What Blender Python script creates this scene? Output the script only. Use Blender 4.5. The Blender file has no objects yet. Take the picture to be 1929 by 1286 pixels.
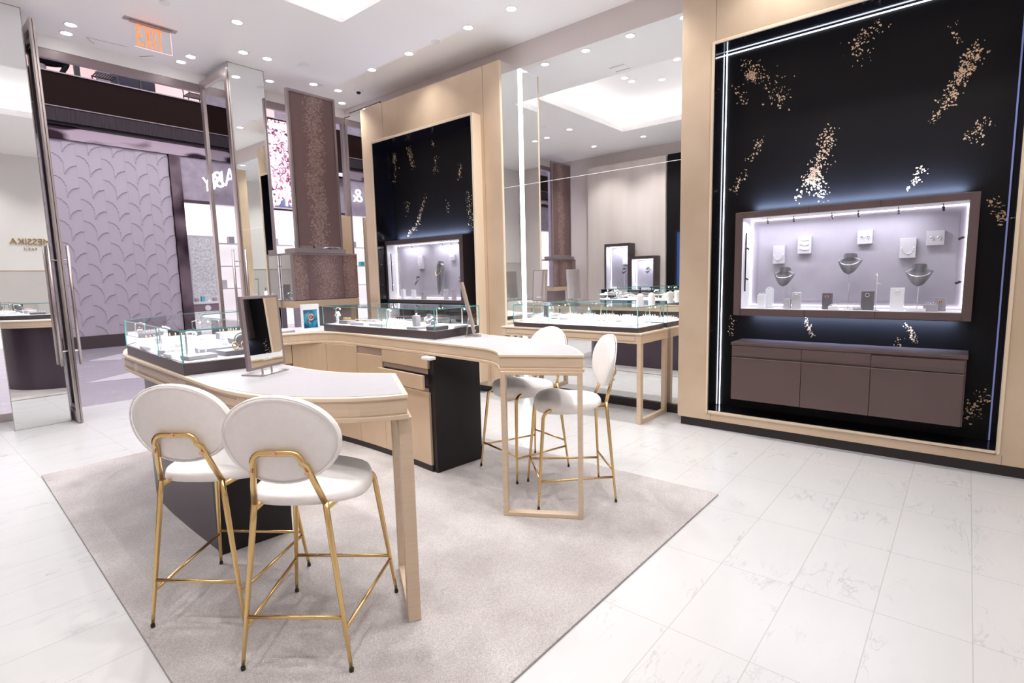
import bpy, bmesh, math, random
from mathutils import Vector, Matrix, Quaternion
PI = math.pi
S = bpy.context.scene
C = S.collection
random.seed(7)

# ------------------------------------------------------------------ camera
W_PX, H_PX = 1929.0, 1286.0
F_PX, CX = 1013.02, 981.13
yaw, pit, rol = math.radians(39.6935), math.radians(6.9135), math.radians(-1.2793)
fw = Vector((math.cos(yaw)*math.cos(pit), math.sin(yaw)*math.cos(pit), -math.sin(pit)))
rt = Vector((math.sin(yaw), -math.cos(yaw), 0))
up = rt.cross(fw)
R_ = math.cos(rol)*rt + math.sin(rol)*up
U_ = -math.sin(rol)*rt + math.cos(rol)*up
cam_d = bpy.data.cameras.new('camera'); cam = bpy.data.objects.new('camera', cam_d); C.objects.link(cam)
cam.matrix_world = Matrix(((R_.x, U_.x, -fw.x, 0), (R_.y, U_.y, -fw.y, 0), (R_.z, U_.z, -fw.z, 1.5), (0, 0, 0, 1)))
cam_d.sensor_fit = 'HORIZONTAL'; cam_d.sensor_width = 36.0
cam_d.lens = 36.0*F_PX/W_PX
cam_d.shift_x = (W_PX/2-CX)/W_PX
cam_d.clip_start = 0.05; cam_d.clip_end = 200
S.camera = cam

# ------------------------------------------------------------------ world, exposure
wd = bpy.data.worlds.new('world'); S.world = wd; wd.use_nodes = True
wd.node_tree.nodes['Background'].inputs[0].default_value = (0.92, 0.90, 0.97, 1)
wd.node_tree.nodes['Background'].inputs[1].default_value = 0.9
S.view_settings.view_transform = 'Standard'; S.view_settings.look = 'None'
S.view_settings.gamma = 1.0; S.view_settings.use_curve_mapping = False
S.view_settings.exposure = 0.84

CEIL = 4.339
MX = 5.434            # mirror wall
def area_light(name, loc, rot, sx, sy, power, col=(1, 1, 1), spread=PI):
    l = bpy.data.lights.new(name, 'AREA'); l.shape = 'RECTANGLE'; l.size = sx; l.size_y = sy
    l.energy = power; l.color = col; l.spread = spread
    o = bpy.data.objects.new(name, l); C.objects.link(o); o.location = loc; o.rotation_euler = rot
    return o
def spot(name, loc, tgt, power, ang, col=(1, 1, 1), rad=0.03, blend=0.5):
    l = bpy.data.lights.new(name, 'SPOT'); l.energy = power; l.spot_size = math.radians(ang); l.spot_blend = blend
    l.shadow_soft_size = rad; l.color = col
    o = bpy.data.objects.new(name, l); C.objects.link(o); o.location = loc
    d = Vector(tgt)-Vector(loc); o.rotation_euler = d.to_track_quat('-Z', 'Y').to_euler()
    return o
# cove: light thrown down out of the luminous ceiling recess
for cx_, cy_, sx_, sy_ in ((2.25, 2.64, 3.2, .04), (2.25, 5.76, 3.2, .04), (.60, 4.2, .04, 3.0), (3.90, 4.2, .04, 3.0)):
    area_light('cove_light', (cx_, cy_, 4.49), (PI, 0, 0), sx_, sy_, 1.7, (1.0, 0.985, 0.96))
# added fill lamp above the mall, out of view beyond the storefront
area_light('mall_fill_light', (6.0, 12.4, 9.5), (0, 0, 0), 16, 6, 560, (0.97, 0.93, 1.0))
WHITE_SPOT = (1.0, 0.975, 0.955)
DOWNLIGHTS = [(4.70, 3.30, 1), (4.70, 3.93, 1), (4.70, 4.58, 0), (4.70, 5.64, .35), (4.70, 6.43, 0), (4.70, 2.62, 1), (4.70, 1.3, .6), (4.70, 0.1, .6),
              (1.728, 7.726, 0), (1.744, 8.014, 0), (2.909, 7.712, 0), (2.89, 7.98, 0), (3.291, 7.109, 1), (3.579, 7.088, 0),
              (3.967, 7.828, 0), (4.45, 7.50, 0), (4.839, 7.481, 1), (5.2, 7.95, 0), (1.55, 6.9, 1), (1.75, 6.2, 0), (2.9, 6.35, 1), (0.2, 6.6, 1), (0.2, 5.4, 1),
              (0.2, 3.8, 1), (0.2, 2.4, 1), (0.2, 0.9, 1), (1.5, 1.6, 1), (2.9, 1.2, .8), (1.6, 0.1, 1), (3.4, 0.1, 1)]
RECESS_LIGHTS = [(3.55, 3.9), (3.30, 4.58), (3.0, 4.6), (2.40, 4.63), (2.18, 4.62), (1.9, 4.2), (2.55, 3.65)]
for i, (x, y, on) in enumerate(DOWNLIGHTS):
    if on: spot('downlight_beam', (x, y, CEIL-0.03), (x, y, 0), 68*on, 112, WHITE_SPOT, 0.035, 0.9)
for x, y in ((3.3, 4.58), (2.3, 4.63), (1.9, 4.2), (2.55, 3.65)):
    spot('recess_beam', (x, y, 4.66), (x, y, 0), 85, 100, WHITE_SPOT, 0.035, 0.8)

# ------------------------------------------------------------------ materials
def M(name, col, rough=0.5, metal=0.0, spec=0.5, emit=None, es=0.0, coat=0.0):
    m = bpy.data.materials.new(name); m.use_nodes = True
    b = m.node_tree.nodes['Principled BSDF']
    b.inputs['Base Color'].default_value = (*col, 1); b.inputs['Roughness'].default_value = rough
    b.inputs['Metallic'].default_value = metal; b.inputs['Specular IOR Level'].default_value = spec
    b.inputs['Coat Weight'].default_value = coat
    if emit: b.inputs['Emission Color'].default_value = (*emit, 1); b.inputs['Emission Strength'].default_value = es
    return m
def nd(m, t, **k):
    n = m.node_tree.nodes.new(t)
    for a, v in k.items():
        if a.startswith('i_'): n.inputs[a[2:].replace('_', ' ')].default_value = v
        else: setattr(n, a, v)
    return n
def lk(m, a, b): m.node_tree.links.new(a, b)
def bsdf(m): return m.node_tree.nodes['Principled BSDF']
def noise_tint(m, c1, c2, scale, stretch=(1, 1, 1), detail=4, bump=0.0, lo=0.35, hi=0.65, bscale=None):
    tc = nd(m, 'ShaderNodeTexCoord'); mp = nd(m, 'ShaderNodeMapping'); mp.inputs['Scale'].default_value = stretch
    n = nd(m, 'ShaderNodeTexNoise'); n.inputs['Scale'].default_value = scale; n.inputs['Detail'].default_value = detail
    r = nd(m, 'ShaderNodeValToRGB'); r.color_ramp.elements[0].position = lo; r.color_ramp.elements[1].position = hi
    r.color_ramp.elements[0].color = (*c1, 1); r.color_ramp.elements[1].color = (*c2, 1)
    lk(m, tc.outputs['Object'], mp.inputs[0]); lk(m, mp.outputs[0], n.inputs['Vector']); lk(m, n.outputs['Fac'], r.inputs[0])
    lk(m, r.outputs[0], bsdf(m).inputs['Base Color'])
    if bump:
        bp = nd(m, 'ShaderNodeBump'); bp.inputs['Strength'].default_value = bump; bp.inputs['Distance'].default_value = 0.01
        n2 = n
        if bscale:
            n2 = nd(m, 'ShaderNodeTexNoise'); n2.inputs['Scale'].default_value = bscale; lk(m, tc.outputs['Object'], n2.inputs['Vector'])
        lk(m, n2.outputs['Fac'], bp.inputs['Height']); lk(m, bp.outputs[0], bsdf(m).inputs['Normal'])
    return m

white_paint = noise_tint(M('white_ceiling_paint', (.8, .8, .8), .6), (.945, .93, .935), (.95, .935, .94), 3)
beige_wall = M('beige_wall_paint', (.70, .63, .615), .6)
tan_metal = noise_tint(M('champagne_panel', (.62, .48, .35), .38, .35), (.59, .45, .315), (.68, .53, .385), 2.2, (1, 1, 1), 6, 0, .3, .7)
tan_wood = noise_tint(M('champagne_lacquered_wood', (.60, .47, .36), .34, 0), (.60, .46, .33), (.64, .495, .36), 6, (1, 1, 12), 4)
tan_light = M('champagne_bevel', (.74, .60, .45), .35)
tan_dark = M('shadow_gap_bronze', (.33, .24, .20), .5)
taupe = noise_tint(M('taupe_lacquer', (.17, .125, .12), .42, .25), (.102, .068, .066), (.118, .079, .077), 1.5)
taupe_dark = M('dark_taupe_metal', (.075, .055, .06), .38, .2)
black_gloss = M('glossy_black', (.006, .005, .008), .12, 0, .5)
black_matt = noise_tint(M('black_wallcovering', (.02, .015, .02), .55), (.0022, .0016, .0026), (.0038, .0027, .0040), 3); black_matt.node_tree.nodes['Principled BSDF'].inputs['Specular IOR Level'].default_value = .25
black_satin = M('black_satin', (.012, .009, .011), .4, 0, .35)
toe_black = M('black_toe_kick', (.02, .014, .016), .5)
gold = M('brushed_gold', (.70, .49, .22), .24, 1.0)
gold_leaf = M('gold_leaf', (.80, .58, .38), .42, .55)
rose_gold = M('rose_gold', (.85, .52, .36), .2, 1.0)
silver = M('polished_silver', (.85, .85, .88), .12, 1.0)
steel = M('brushed_steel', (.52, .45, .44), .28, .9)
steel_dark = M('mauve_steel', (.34, .28, .29), .35, .6)
white_leather = noise_tint(M('white_upholstery', (.86, .83, .82), .55), (.85, .815, .80), (.88, .85, .84), 30, (1, 1, 1), 4, .05)
inlay = noise_tint(M('pale_grey_desktop', (.60, .585, .62), .42), (.38, .37, .395), (.405, .395, .42), 8, (1, 12, 1))
plastic_white = M('white_plastic', (.85, .85, .86), .3)
suede = M('grey_suede', (.36, .34, .37), .8)
suede_dark = M('dark_grey_suede', (.13, .12, .135), .7)
pale_suede = M('pale_grey_suede', (.72, .71, .74), .7)
case_floor = M('white_case_floor', (.74, .74, .77), .5)
mirror = M('mirror_silver', (.90, .915, .91), .0, 1.0)
mirror_edge = M('mirror_edge', (.45, .43, .42), .3, .5)
black_plastic = M('black_plastic', (.012, .012, .014), .4)
led_white = M('cool_white_led', (1, 1, 1), .5, emit=(.80, .87, 1.0), es=4)
led_pink = M('case_led', (1, 1, 1), .5, emit=(1.0, .90, .98), es=2.2)
led_glow = M('hidden_blue_led', (1, 1, 1), .5, emit=(.62, .76, 1.0), es=26)
lamp_lens = M('downlight_lens', (1, 1, 1), .5, emit=(1, .99, .97), es=7)
cove_strip = M('cove_led', (1, 1, 1), .5, emit=(1, .985, .95), es=3)
bulb = M('tiny_case_bulb', (1, 1, 1), .5, emit=(.93, .97, 1), es=40)
glass_edge = M('green_glass_edge', (.10, .36, .36), .12, 0, .6)
acrylic = M('white_acrylic', (.80, .82, .86), .2)
exit_red = M('exit_letters', (.9, .25, .08), .5, emit=(1.0, .17, .055), es=.8)
exit_pink = M('exit_edge', (.9, .5, .45), .4, emit=(1.0, .5, .42), es=.7)

def thin_glass(name, tint=(1, 1, 1), fres=1.45, rough=0.0, extra=0.0):
    m = bpy.data.materials.new(name); m.use_nodes = True; nt = m.node_tree; nt.nodes.clear()
    o = nt.nodes.new('ShaderNodeOutputMaterial'); mx = nt.nodes.new('ShaderNodeMixShader')
    t = nt.nodes.new('ShaderNodeBsdfTransparent'); g = nt.nodes.new('ShaderNodeBsdfGlossy'); f = nt.nodes.new('ShaderNodeFresnel')
    t.inputs[0].default_value = (*tint, 1); g.inputs['Roughness'].default_value = rough; f.inputs[0].default_value = fres
    nt.links.new(t.outputs[0], mx.inputs[1]); nt.links.new(g.outputs[0], mx.inputs[2]); nt.links.new(mx.outputs[0], o.inputs[0])
    if extra:
        a = nt.nodes.new('ShaderNodeMath'); a.operation = 'ADD'; a.inputs[1].default_value = extra
        nt.links.new(f.outputs[0], a.inputs[0]); nt.links.new(a.outputs[0], mx.inputs[0])
    else: nt.links.new(f.outputs[0], mx.inputs[0])
    return m
glass = thin_glass('clear_glass', (.985, 1, .995), 1.25)
door_glass = thin_glass('reflection_tinted_door_glass', (.60, .53, .52), 1.5, 0, .10)  # mauve tint stands in for a brown reflection in the panes
shop_glass = thin_glass('shopfront_glass', (.97, .97, .98), 1.2)

def marble_tiles(name, base, vein, tile, off, groutc, vein_amt=1.0, rough=.16, gw=.004):
    m = M(name, base, rough)
    tc = nd(m, 'ShaderNodeTexCoord'); sx = nd(m, 'ShaderNodeSeparateXYZ'); lk(m, tc.outputs['Object'], sx.inputs[0])
    def math_(op, a, b=None, v=None):
        n = nd(m, 'ShaderNodeMath', operation=op)
        lk(m, a, n.inputs[0])
        if b is not None: lk(m, b, n.inputs[1])
        if v is not None: n.inputs[1].default_value = v
        return n.outputs[0]
    lines, cells = [], []
    for ax, t, o in (('X', tile[0], off[0]), ('Y', tile[1], off[1])):
        a = math_('SUBTRACT', sx.outputs[ax], v=o); d = math_('DIVIDE', a, v=t)
        cells.append(math_('FLOOR', d))
        fr = math_('FRACT', d); fr2 = math_('SUBTRACT', fr, v=.5); fa = math_('ABSOLUTE', fr2)
        lines.append(math_('GREATER_THAN', fa, v=.5-gw/2/t))
    line = math_('MAXIMUM', lines[0], lines[1])
    cb = nd(m, 'ShaderNodeCombineXYZ'); lk(m, cells[0], cb.inputs[0]); lk(m, cells[1], cb.inputs[1])
    wn = nd(m, 'ShaderNodeTexWhiteNoise', noise_dimensions='3D'); lk(m, cb.outputs[0], wn.inputs['Vector'])
    sc = nd(m, 'ShaderNodeVectorMath', operation='SCALE'); lk(m, wn.outputs['Color'], sc.inputs[0]); sc.inputs['Scale'].default_value = 30
    ad = nd(m, 'ShaderNodeVectorMath', operation='ADD'); lk(m, tc.outputs['Object'], ad.inputs[0]); lk(m, sc.outputs[0], ad.inputs[1])
    mp = nd(m, 'ShaderNodeMapping'); mp.inputs['Rotation'].default_value = (0, 0, .6); mp.inputs['Scale'].default_value = (1, 3.2, 1); lk(m, ad.outputs[0], mp.inputs[0])
    n1 = nd(m, 'ShaderNodeTexNoise'); n1.inputs['Scale'].default_value = 2.2; n1.inputs['Detail'].default_value = 9; n1.inputs['Roughness'].default_value = .62; n1.inputs['Distortion'].default_value = .7
    lk(m, mp.outputs[0], n1.inputs['Vector'])
    v = math_('ABSOLUTE', math_('SUBTRACT', n1.outputs['Fac'], v=.5))
    r = nd(m, 'ShaderNodeMapRange'); r.inputs[1].default_value = 0; r.inputs[2].default_value = .018; r.inputs[3].default_value = 1; r.inputs[4].default_value = 0; lk(m, v, r.inputs[0])
    n2 = nd(m, 'ShaderNodeTexNoise'); n2.inputs['Scale'].default_value = 3.0; n2.inputs['Detail'].default_value = 3; lk(m, ad.outputs[0], n2.inputs['Vector'])
    r2 = nd(m, 'ShaderNodeMapRange'); r2.inputs[1].default_value = .52; r2.inputs[2].default_value = .7; lk(m, n2.outputs['Fac'], r2.inputs[0])
    vm = math_('MULTIPLY', r.outputs[0], r2.outputs[0]); vm = math_('MULTIPLY', vm, v=vein_amt)
    r3 = nd(m, 'ShaderNodeMapRange'); r3.inputs[1].default_value = .35; r3.inputs[2].default_value = .7; r3.inputs[3].default_value = 0; r3.inputs[4].default_value = .10*vein_amt; lk(m, n1.outputs['Fac'], r3.inputs[0])
    vm = math_('ADD', vm, r3.outputs[0])
    mx = nd(m, 'ShaderNodeMix', data_type='RGBA'); mx.inputs['A'].default_value = (*base, 1); mx.inputs['B'].default_value = (*vein, 1); lk(m, vm, mx.inputs['Factor'])
    mx2 = nd(m, 'ShaderNodeMix', data_type='RGBA'); lk(m, line, mx2.inputs['Factor']); lk(m, mx.outputs['Result'], mx2.inputs['A']); mx2.inputs['B'].default_value = (*groutc, 1)
    lk(m, mx2.outputs['Result'], bsdf(m).inputs['Base Color'])
    return m
floor_mat = marble_tiles('white_marble_tiles', (.53, .525, .53), (.25, .25, .27), (.65, .333), (.07, .231), (.42, .395, .375), .6, .27, gw=.004)
mall_mat = marble_tiles('grey_mall_marble', (.36, .33, .37), (.62, .60, .64), (1.2, 1.2), (.4, .3), (.30, .28, .31), .9, .14)
marble_wall = marble_tiles('marble_wall', (.62, .60, .58), (.45, .44, .43), (9, 9), (-3, -3), (.6, .6, .6), .5, .3)
mall_pale = M('pale_mall_floor_inlay', (.66, .63, .67), .15)
rug_mat = noise_tint(M('mauve_grey_rug', (.4, .36, .36), .95, 0, .1), (.46, .42, .415), (.62, .58, .575), 2.5, (1, 1, 1), 12, .9, .3, .7, 260)
def _rug():
    m = rug_mat; r = [n for n in m.node_tree.nodes if n.type == 'VALTORGB'][0]
    tc = [n for n in m.node_tree.nodes if n.type == 'TEX_COORD'][0]
    n = nd(m, 'ShaderNodeTexNoise'); n.inputs['Scale'].default_value = 210; n.inputs['Detail'].default_value = 3; lk(m, tc.outputs['Object'], n.inputs['Vector'])
    mr = nd(m, 'ShaderNodeMapRange'); mr.inputs[1].default_value = .3; mr.inputs[2].default_value = .7; mr.inputs[3].default_value = .78; mr.inputs[4].default_value = 1.22; lk(m, n.outputs['Fac'], mr.inputs[0])
    # worn spots
    n3 = nd(m, 'ShaderNodeTexNoise'); n3.inputs['Scale'].default_value = 9; n3.inputs['Detail'].default_value = 6; lk(m, tc.outputs['Object'], n3.inputs['Vector'])
    m3 = nd(m, 'ShaderNodeMapRange'); m3.inputs[1].default_value = .72; m3.inputs[2].default_value = .76; m3.inputs[3].default_value = 1; m3.inputs[4].default_value = .62; lk(m, n3.outputs['Fac'], m3.inputs[0])
    mu = nd(m, 'ShaderNodeMath', operation='MULTIPLY'); lk(m, mr.outputs[0], mu.inputs[0]); lk(m, m3.outputs[0], mu.inputs[1])
    hs = nd(m, 'ShaderNodeVectorMath', operation='SCALE'); lk(m, r.outputs[0], hs.inputs[0]); lk(m, mu.outputs[0], hs.inputs['Scale'])
    lk(m, hs.outputs[0], bsdf(m).inputs['Base Color'])
_rug()
leafwall = M('mauve_plaster_relief', (.42, .375, .42), .6)
brown_glass = M('brown_balcony_glass', (.011, .0045, .0025), .12, 0, .18)
ribbed = noise_tint(M('ribbed_mauve_metal', (.16, .12, .14), .4, .4), (.022, .015, .02), (.042, .030, .036), 30, (1, 1, .05), 2)
mall_white = M('shop_interior_glow', (.9, .85, .87), .5, emit=(1, .93, .96), es=.42)  # walls glow by themselves in place of the shop's lighting
shop_lit = M('lit_shop_shelf_back', (.9, .88, .9), .5, emit=(1, .95, .98), es=1.3)
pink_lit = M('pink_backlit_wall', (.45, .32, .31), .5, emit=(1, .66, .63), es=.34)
screen_blue = M('blue_screen', (.01, .02, .06), .3, emit=(.01, .045, .16), es=.7)
neon_blue = M('blue_neon', (.1, .3, 1), .3, emit=(.1, .35, 1), es=4)
sign_white = M('white_sign_letter', (1, 1, 1), .4, emit=(.9, .93, 1), es=1.2)
teal = M('teal_box', (.10, .55, .58), .5)
mauve_stone = noise_tint(M('mauve_stone', (.35, .3, .36), .5), (.30, .26, .31), (.38, .33, .38), 5)
dark_screen = M('dark_shop_glass', (.018, .016, .028), .2, 0, .2)
wall_white = M('white_wall_paint', (.80, .78, .77), .6)
greige_curtain = noise_tint(M('greige_wood_wall', (.6, .5, .46), .45), (.68, .60, .57), (.78, .71, .68), 2.2, (1, 1, .12), 3)
def blossom_mat():
    m = M('blossom_picture', (.5, .4, .5), .4)
    tc = nd(m, 'ShaderNodeTexCoord'); mp = nd(m, 'ShaderNodeMapping'); mp.inputs['Scale'].default_value = (1, 1, 1); lk(m, tc.outputs['Object'], mp.inputs[0])
    v = nd(m, 'ShaderNodeTexNoise'); v.inputs['Scale'].default_value = 7; v.inputs['Detail'].default_value = 8; v.inputs['Distortion'].default_value = 1.4; lk(m, mp.outputs[0], v.inputs['Vector'])
    r = nd(m, 'ShaderNodeValToRGB'); e = r.color_ramp.elements; e[0].position = .36; e[0].color = (.02, .015, .03, 1); e[1].position = .68; e[1].color = (.95, .85, .95, 1)
    for p, c in ((.44, (.30, .10, .16, 1)), (.50, (.75, .48, .58, 1)), (.57, (.80, .66, .80, 1))):
        q = e.new(p); q.color = c
    lk(m, v.outputs['Fac'], r.inputs[0]); lk(m, r.outputs[0], bsdf(m).inputs['Base Color']); lk(m, r.outputs[0], bsdf(m).inputs['Emission Color'])
    bsdf(m).inputs['Emission Strength'].default_value = .45
    return m
blossom = blossom_mat()
def scaly_mat(name, x0, wid, base=(.20, .125, .125), hi=(.40, .285, .255), wig=.10, scale=55):
    """brown wall panel with a wandering band of golden scales, x in object space"""
    m = M(name, base, .42, .3)
    tc = nd(m, 'ShaderNodeTexCoord'); sx = nd(m, 'ShaderNodeSeparateXYZ'); lk(m, tc.outputs['Object'], sx.inputs[0])
    cz = nd(m, 'ShaderNodeCombineXYZ'); lk(m, sx.outputs['Z'], cz.inputs[2])
    n = nd(m, 'ShaderNodeTexNoise'); n.inputs['Scale'].default_value = 1.6; n.inputs['Detail'].default_value = 1; lk(m, cz.outputs[0], n.inputs['Vector'])
    w = nd(m, 'ShaderNodeMath', operation='MULTIPLY_ADD'); lk(m, n.outputs['Fac'], w.inputs[0]); w.inputs[1].default_value = wig*3; w.inputs[2].default_value = x0-wig*1.5
    d = nd(m, 'ShaderNodeMath', operation='SUBTRACT'); lk(m, sx.outputs['X'], d.inputs[0]); lk(m, w.outputs[0], d.inputs[1])
    a = nd(m, 'ShaderNodeMath', operation='ABSOLUTE'); lk(m, d.outputs[0], a.inputs[0])
    mr = nd(m, 'ShaderNodeMapRange'); mr.inputs[1].default_value = wid*.25; mr.inputs[2].default_value = wid; mr.inputs[3].default_value = .95; mr.inputs[4].default_value = 0; lk(m, a.outputs[0], mr.inputs[0])
    v = nd(m, 'ShaderNodeTexVoronoi'); v.inputs['Scale'].default_value = scale; lk(m, tc.outputs['Object'], v.inputs['Vector'])
    sp = nd(m, 'ShaderNodeSeparateColor'); lk(m, v.outputs['Color'], sp.inputs[0])
    lt = nd(m, 'ShaderNodeMath', operation='LESS_THAN'); lk(m, sp.outputs[0], lt.inputs[0]); lk(m, mr.outputs[0], lt.inputs[1])
    ml = nd(m, 'ShaderNodeMath', operation='MULTIPLY'); lk(m, lt.outputs[0], ml.inputs[0]); lk(m, sp.outputs[1], ml.inputs[1])
    mx = nd(m, 'ShaderNodeMix', data_type='RGBA'); lk(m, ml.outputs[0], mx.inputs['Factor']); mx.inputs['A'].default_value = (*base, 1); mx.inputs['B'].default_value = (*hi, 1)
    lk(m, mx.outputs['Result'], bsdf(m).inputs['Base Color'])
    return m

# ------------------------------------------------------------------ mesh helpers
OFFS = {}
class B:
    def __init__(s): s.bm = bmesh.new()
    def add(s, vs, fs, mi=0, mat4=None):
        bv = [s.bm.verts.new((mat4 @ Vector(v)) if mat4 else v) for v in vs]
        for f in fs:
            try: q = s.bm.faces.new([bv[i] for i in f]); q.material_index = mi
            except ValueError: pass
        return s
    def box(s, x0, x1, y0, y1, z0, z1, mi=0, mat4=None):
        v = [(x, y, z) for z in (z0, z1) for y in (y0, y1) for x in (x0, x1)]
        return s.add(v, [(0, 2, 3, 1), (4, 5, 7, 6), (0, 1, 5, 4), (1, 3, 7, 5), (3, 2, 6, 7), (2, 0, 4, 6)], mi, mat4)
    def prism(s, pts, z0, z1, mi=0, top=None, mat4=None):
        n = len(pts)
        a = sum(pts[i][0]*pts[(i+1) % n][1]-pts[(i+1) % n][0]*pts[i][1] for i in range(n))
        if a < 0: pts = pts[::-1]
        tp = top or pts
        v = [(p[0], p[1], z0) for p in pts]+[(p[0], p[1], z1) for p in tp]
        f = [tuple(range(n-1, -1, -1)), tuple(range(n, 2*n))]+[(i, (i+1) % n, n+(i+1) % n, n+i) for i in range(n)]
        return s.add(v, f, mi, mat4)
    def tube(s, pts, r, n=10, closed=False, mi=0, caps=True, mat4=None):
        P = [Vector(p) for p in pts]; N = len(P); rings = []
        prev = None
        for i in range(N):
            if closed: t = (P[(i+1) % N]-P[i-1]).normalized()
            elif i == 0: t = (P[1]-P[0]).normalized()
            elif i == N-1: t = (P[-1]-P[-2]).normalized()
            else: t = ((P[i+1]-P[i]).normalized()+(P[i]-P[i-1]).normalized()).normalized()
            if prev is None:
                a = Vector((0, 0, 1)) if abs(t.z) < .9 else Vector((1, 0, 0)); u = t.cross(a).normalized()
            else: u = (prev-t*prev.dot(t)).normalized()
            prev = u; w = t.cross(u)
            rr = r[i] if isinstance(r, (list, tuple)) else r
            rings.append([P[i]+(u*math.cos(2*PI*k/n)+w*math.sin(2*PI*k/n))*rr for k in range(n)])
        v = [q for rg in rings for q in rg]; f = []
        for i in range(N if closed else N-1):
            j = (i+1) % N
            for k in range(n):
                k2 = (k+1) % n; f.append((i*n+k, i*n+k2, j*n+k2, j*n+k))
        if caps and not closed: f += [tuple(range(n-1, -1, -1)), tuple((N-1)*n+k for k in range(n))]
        return s.add(v, f, mi, mat4)
    def lathe(s, prof, cx=0, cy=0, n=20, mi=0, mat4=None, sx=1, sy=1, caps=True):
        v = []; f = []
        for (r, z) in prof: v += [(cx+r*sx*math.cos(2*PI*k/n), cy+r*sy*math.sin(2*PI*k/n), z) for k in range(n)]
        m = len(prof)
        for i in range(m-1):
            for k in range(n):
                k2 = (k+1) % n; f.append((i*n+k, i*n+k2, (i+1)*n+k2, (i+1)*n+k))
        if caps and prof[0][0] > 1e-4: f.append(tuple(range(n-1, -1, -1)))
        if caps and prof[-1][0] > 1e-4: f.append(tuple((m-1)*n+k for k in range(n)))
        return s.add(v, f, mi, mat4)
    def grid(s, fn, nu, nv, mi=0, closed_u=False, mat4=None):
        v = [fn(i/(nu-1 if not closed_u else nu), j/(nv-1)) for j in range(nv) for i in range(nu)]; f = []
        for j in range(nv-1):
            for i in range(nu if closed_u else nu-1):
                i2 = (i+1) % nu; f.append((j*nu+i, j*nu+i2, (j+1)*nu+i2, (j+1)*nu+i))
        return s.add(v, f, mi, mat4)
    def done(s, name, mats, parent=None, bevel=0, smooth=False, world=True, seg=2, subsurf=0):
        bmesh.ops.remove_doubles(s.bm, verts=s.bm.verts, dist=1e-6)
        if bevel:
            e = [x for x in s.bm.edges if len(x.link_faces) == 2 and x.calc_face_angle(0) > .6]
            if e: bmesh.ops.bevel(s.bm, geom=e, offset=bevel, segments=seg, affect='EDGES', profile=.5, clamp_overlap=True)
        me = bpy.data.meshes.new(name)
        if world and parent is not None:
            d = OFFS.get(parent.name)
            if d: bmesh.ops.transform(s.bm, matrix=d.inverted(), verts=s.bm.verts)
        s.bm.normal_update(); s.bm.to_mesh(me); s.bm.free()
        for m in (mats if isinstance(mats, (list, tuple)) else [mats]): me.materials.append(m)
        if smooth:
            for p in me.polygons: p.use_smooth = True
        o = bpy.data.objects.new(name, me); C.objects.link(o)
        if subsurf:
            sm = o.modifiers.new('smooth', 'SUBSURF'); sm.levels = subsurf; sm.render_levels = subsurf
        if parent is not None:
            o.parent = parent
            OFFS[o.name] = OFFS.get(parent.name, Matrix.Identity(4))
        else: OFFS[o.name] = Matrix.Identity(4)
        return o
def tag(o, label, cat, group=None, kind=None):
    if not 4 <= len(label.split()) <= 16: print('LABELLEN', len(label.split()), label)
    o['label'] = label; o['category'] = cat
    if group: o['group'] = group
    if kind: o['kind'] = kind
    return o
def thing(name, label, cat, loc=(0, 0, 0), rz=0, group=None):
    o = bpy.data.objects.new(name, None); C.objects.link(o); o.empty_display_size = .05
    o.location = loc; o.rotation_euler = (0, 0, rz)
    OFFS[o.name] = Matrix.Translation(loc) @ Matrix.Rotation(rz, 4, 'Z')
    return tag(o, label, cat, group)
def struct(name, b, mats, bevel=0, label=None):
    o = b.done(name, mats, None, bevel); o['kind'] = 'structure'
    if label: o['label'] = label
    return o
def dup(root, loc, rz=0, label=None, group=None):
    r = root.copy(); C.objects.link(r); r.location = loc; r.rotation_euler = (0, 0, rz)
    if label: r['label'] = label
    if group: r['group'] = group
    OFFS[r.name] = Matrix.Translation(loc) @ Matrix.Rotation(rz, 4, 'Z')
    for ch in list(root.children):
        c = ch.copy(); C.objects.link(c); c.parent = r
        for g in ch.children:
            d = g.copy(); C.objects.link(d); d.parent = c
    return r
def text(name, body, size, ext, mat, parent, mat4, spacing=1.0, align='CENTER', sx=1.0):
    cu = bpy.data.curves.new(name, 'FONT'); cu.body = body; cu.size = size; cu.extrude = ext; cu.align_x = align; cu.align_y = 'BOTTOM'
    cu.space_character = spacing
    t = bpy.data.objects.new(name, cu); C.objects.link(t)
    bpy.context.view_layer.update()
    me = bpy.data.meshes.new_from_object(t.evaluated_get(bpy.context.evaluated_depsgraph_get()))
    bpy.data.objects.remove(t)
    me.transform(Matrix.Diagonal((sx, 1, 1, 1))); me.transform(mat4)
    if parent is not None and parent.name in OFFS: me.transform(OFFS[parent.name].inverted())
    me.materials.clear(); me.materials.append(mat)
    o = bpy.data.objects.new(name, me); C.objects.link(o)
    if parent is not None: o.parent = parent
    return o
def basis(o, ex, ey, ez):
    ex, ey, ez = Vector(ex), Vector(ey), Vector(ez)
    return Matrix(((ex.x, ey.x, ez.x, o[0]), (ex.y, ey.y, ez.y, o[1]), (ex.z, ey.z, ez.z, o[2]), (0, 0, 0, 1)))
def smoothpoly(pts, it=2, keep=()):
    """Chaikin corner cutting on a closed outline, leaving the corners listed in keep sharp"""
    P = [(p[0], p[1], i in keep) for i, p in enumerate(pts)]
    for _ in range(it):
        Q = []
        n = len(P)
        for i in range(n):
            a = P[i]; b = P[(i+1) % n]
            if a[2]: Q.append(a)
            else: Q.append((a[0]*.75+b[0]*.25, a[1]*.75+b[1]*.25, False))
            if not b[2]: Q.append((a[0]*.25+b[0]*.75, a[1]*.25+b[1]*.75, False))
        P = Q
    return [(p[0], p[1]) for p in P]
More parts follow.
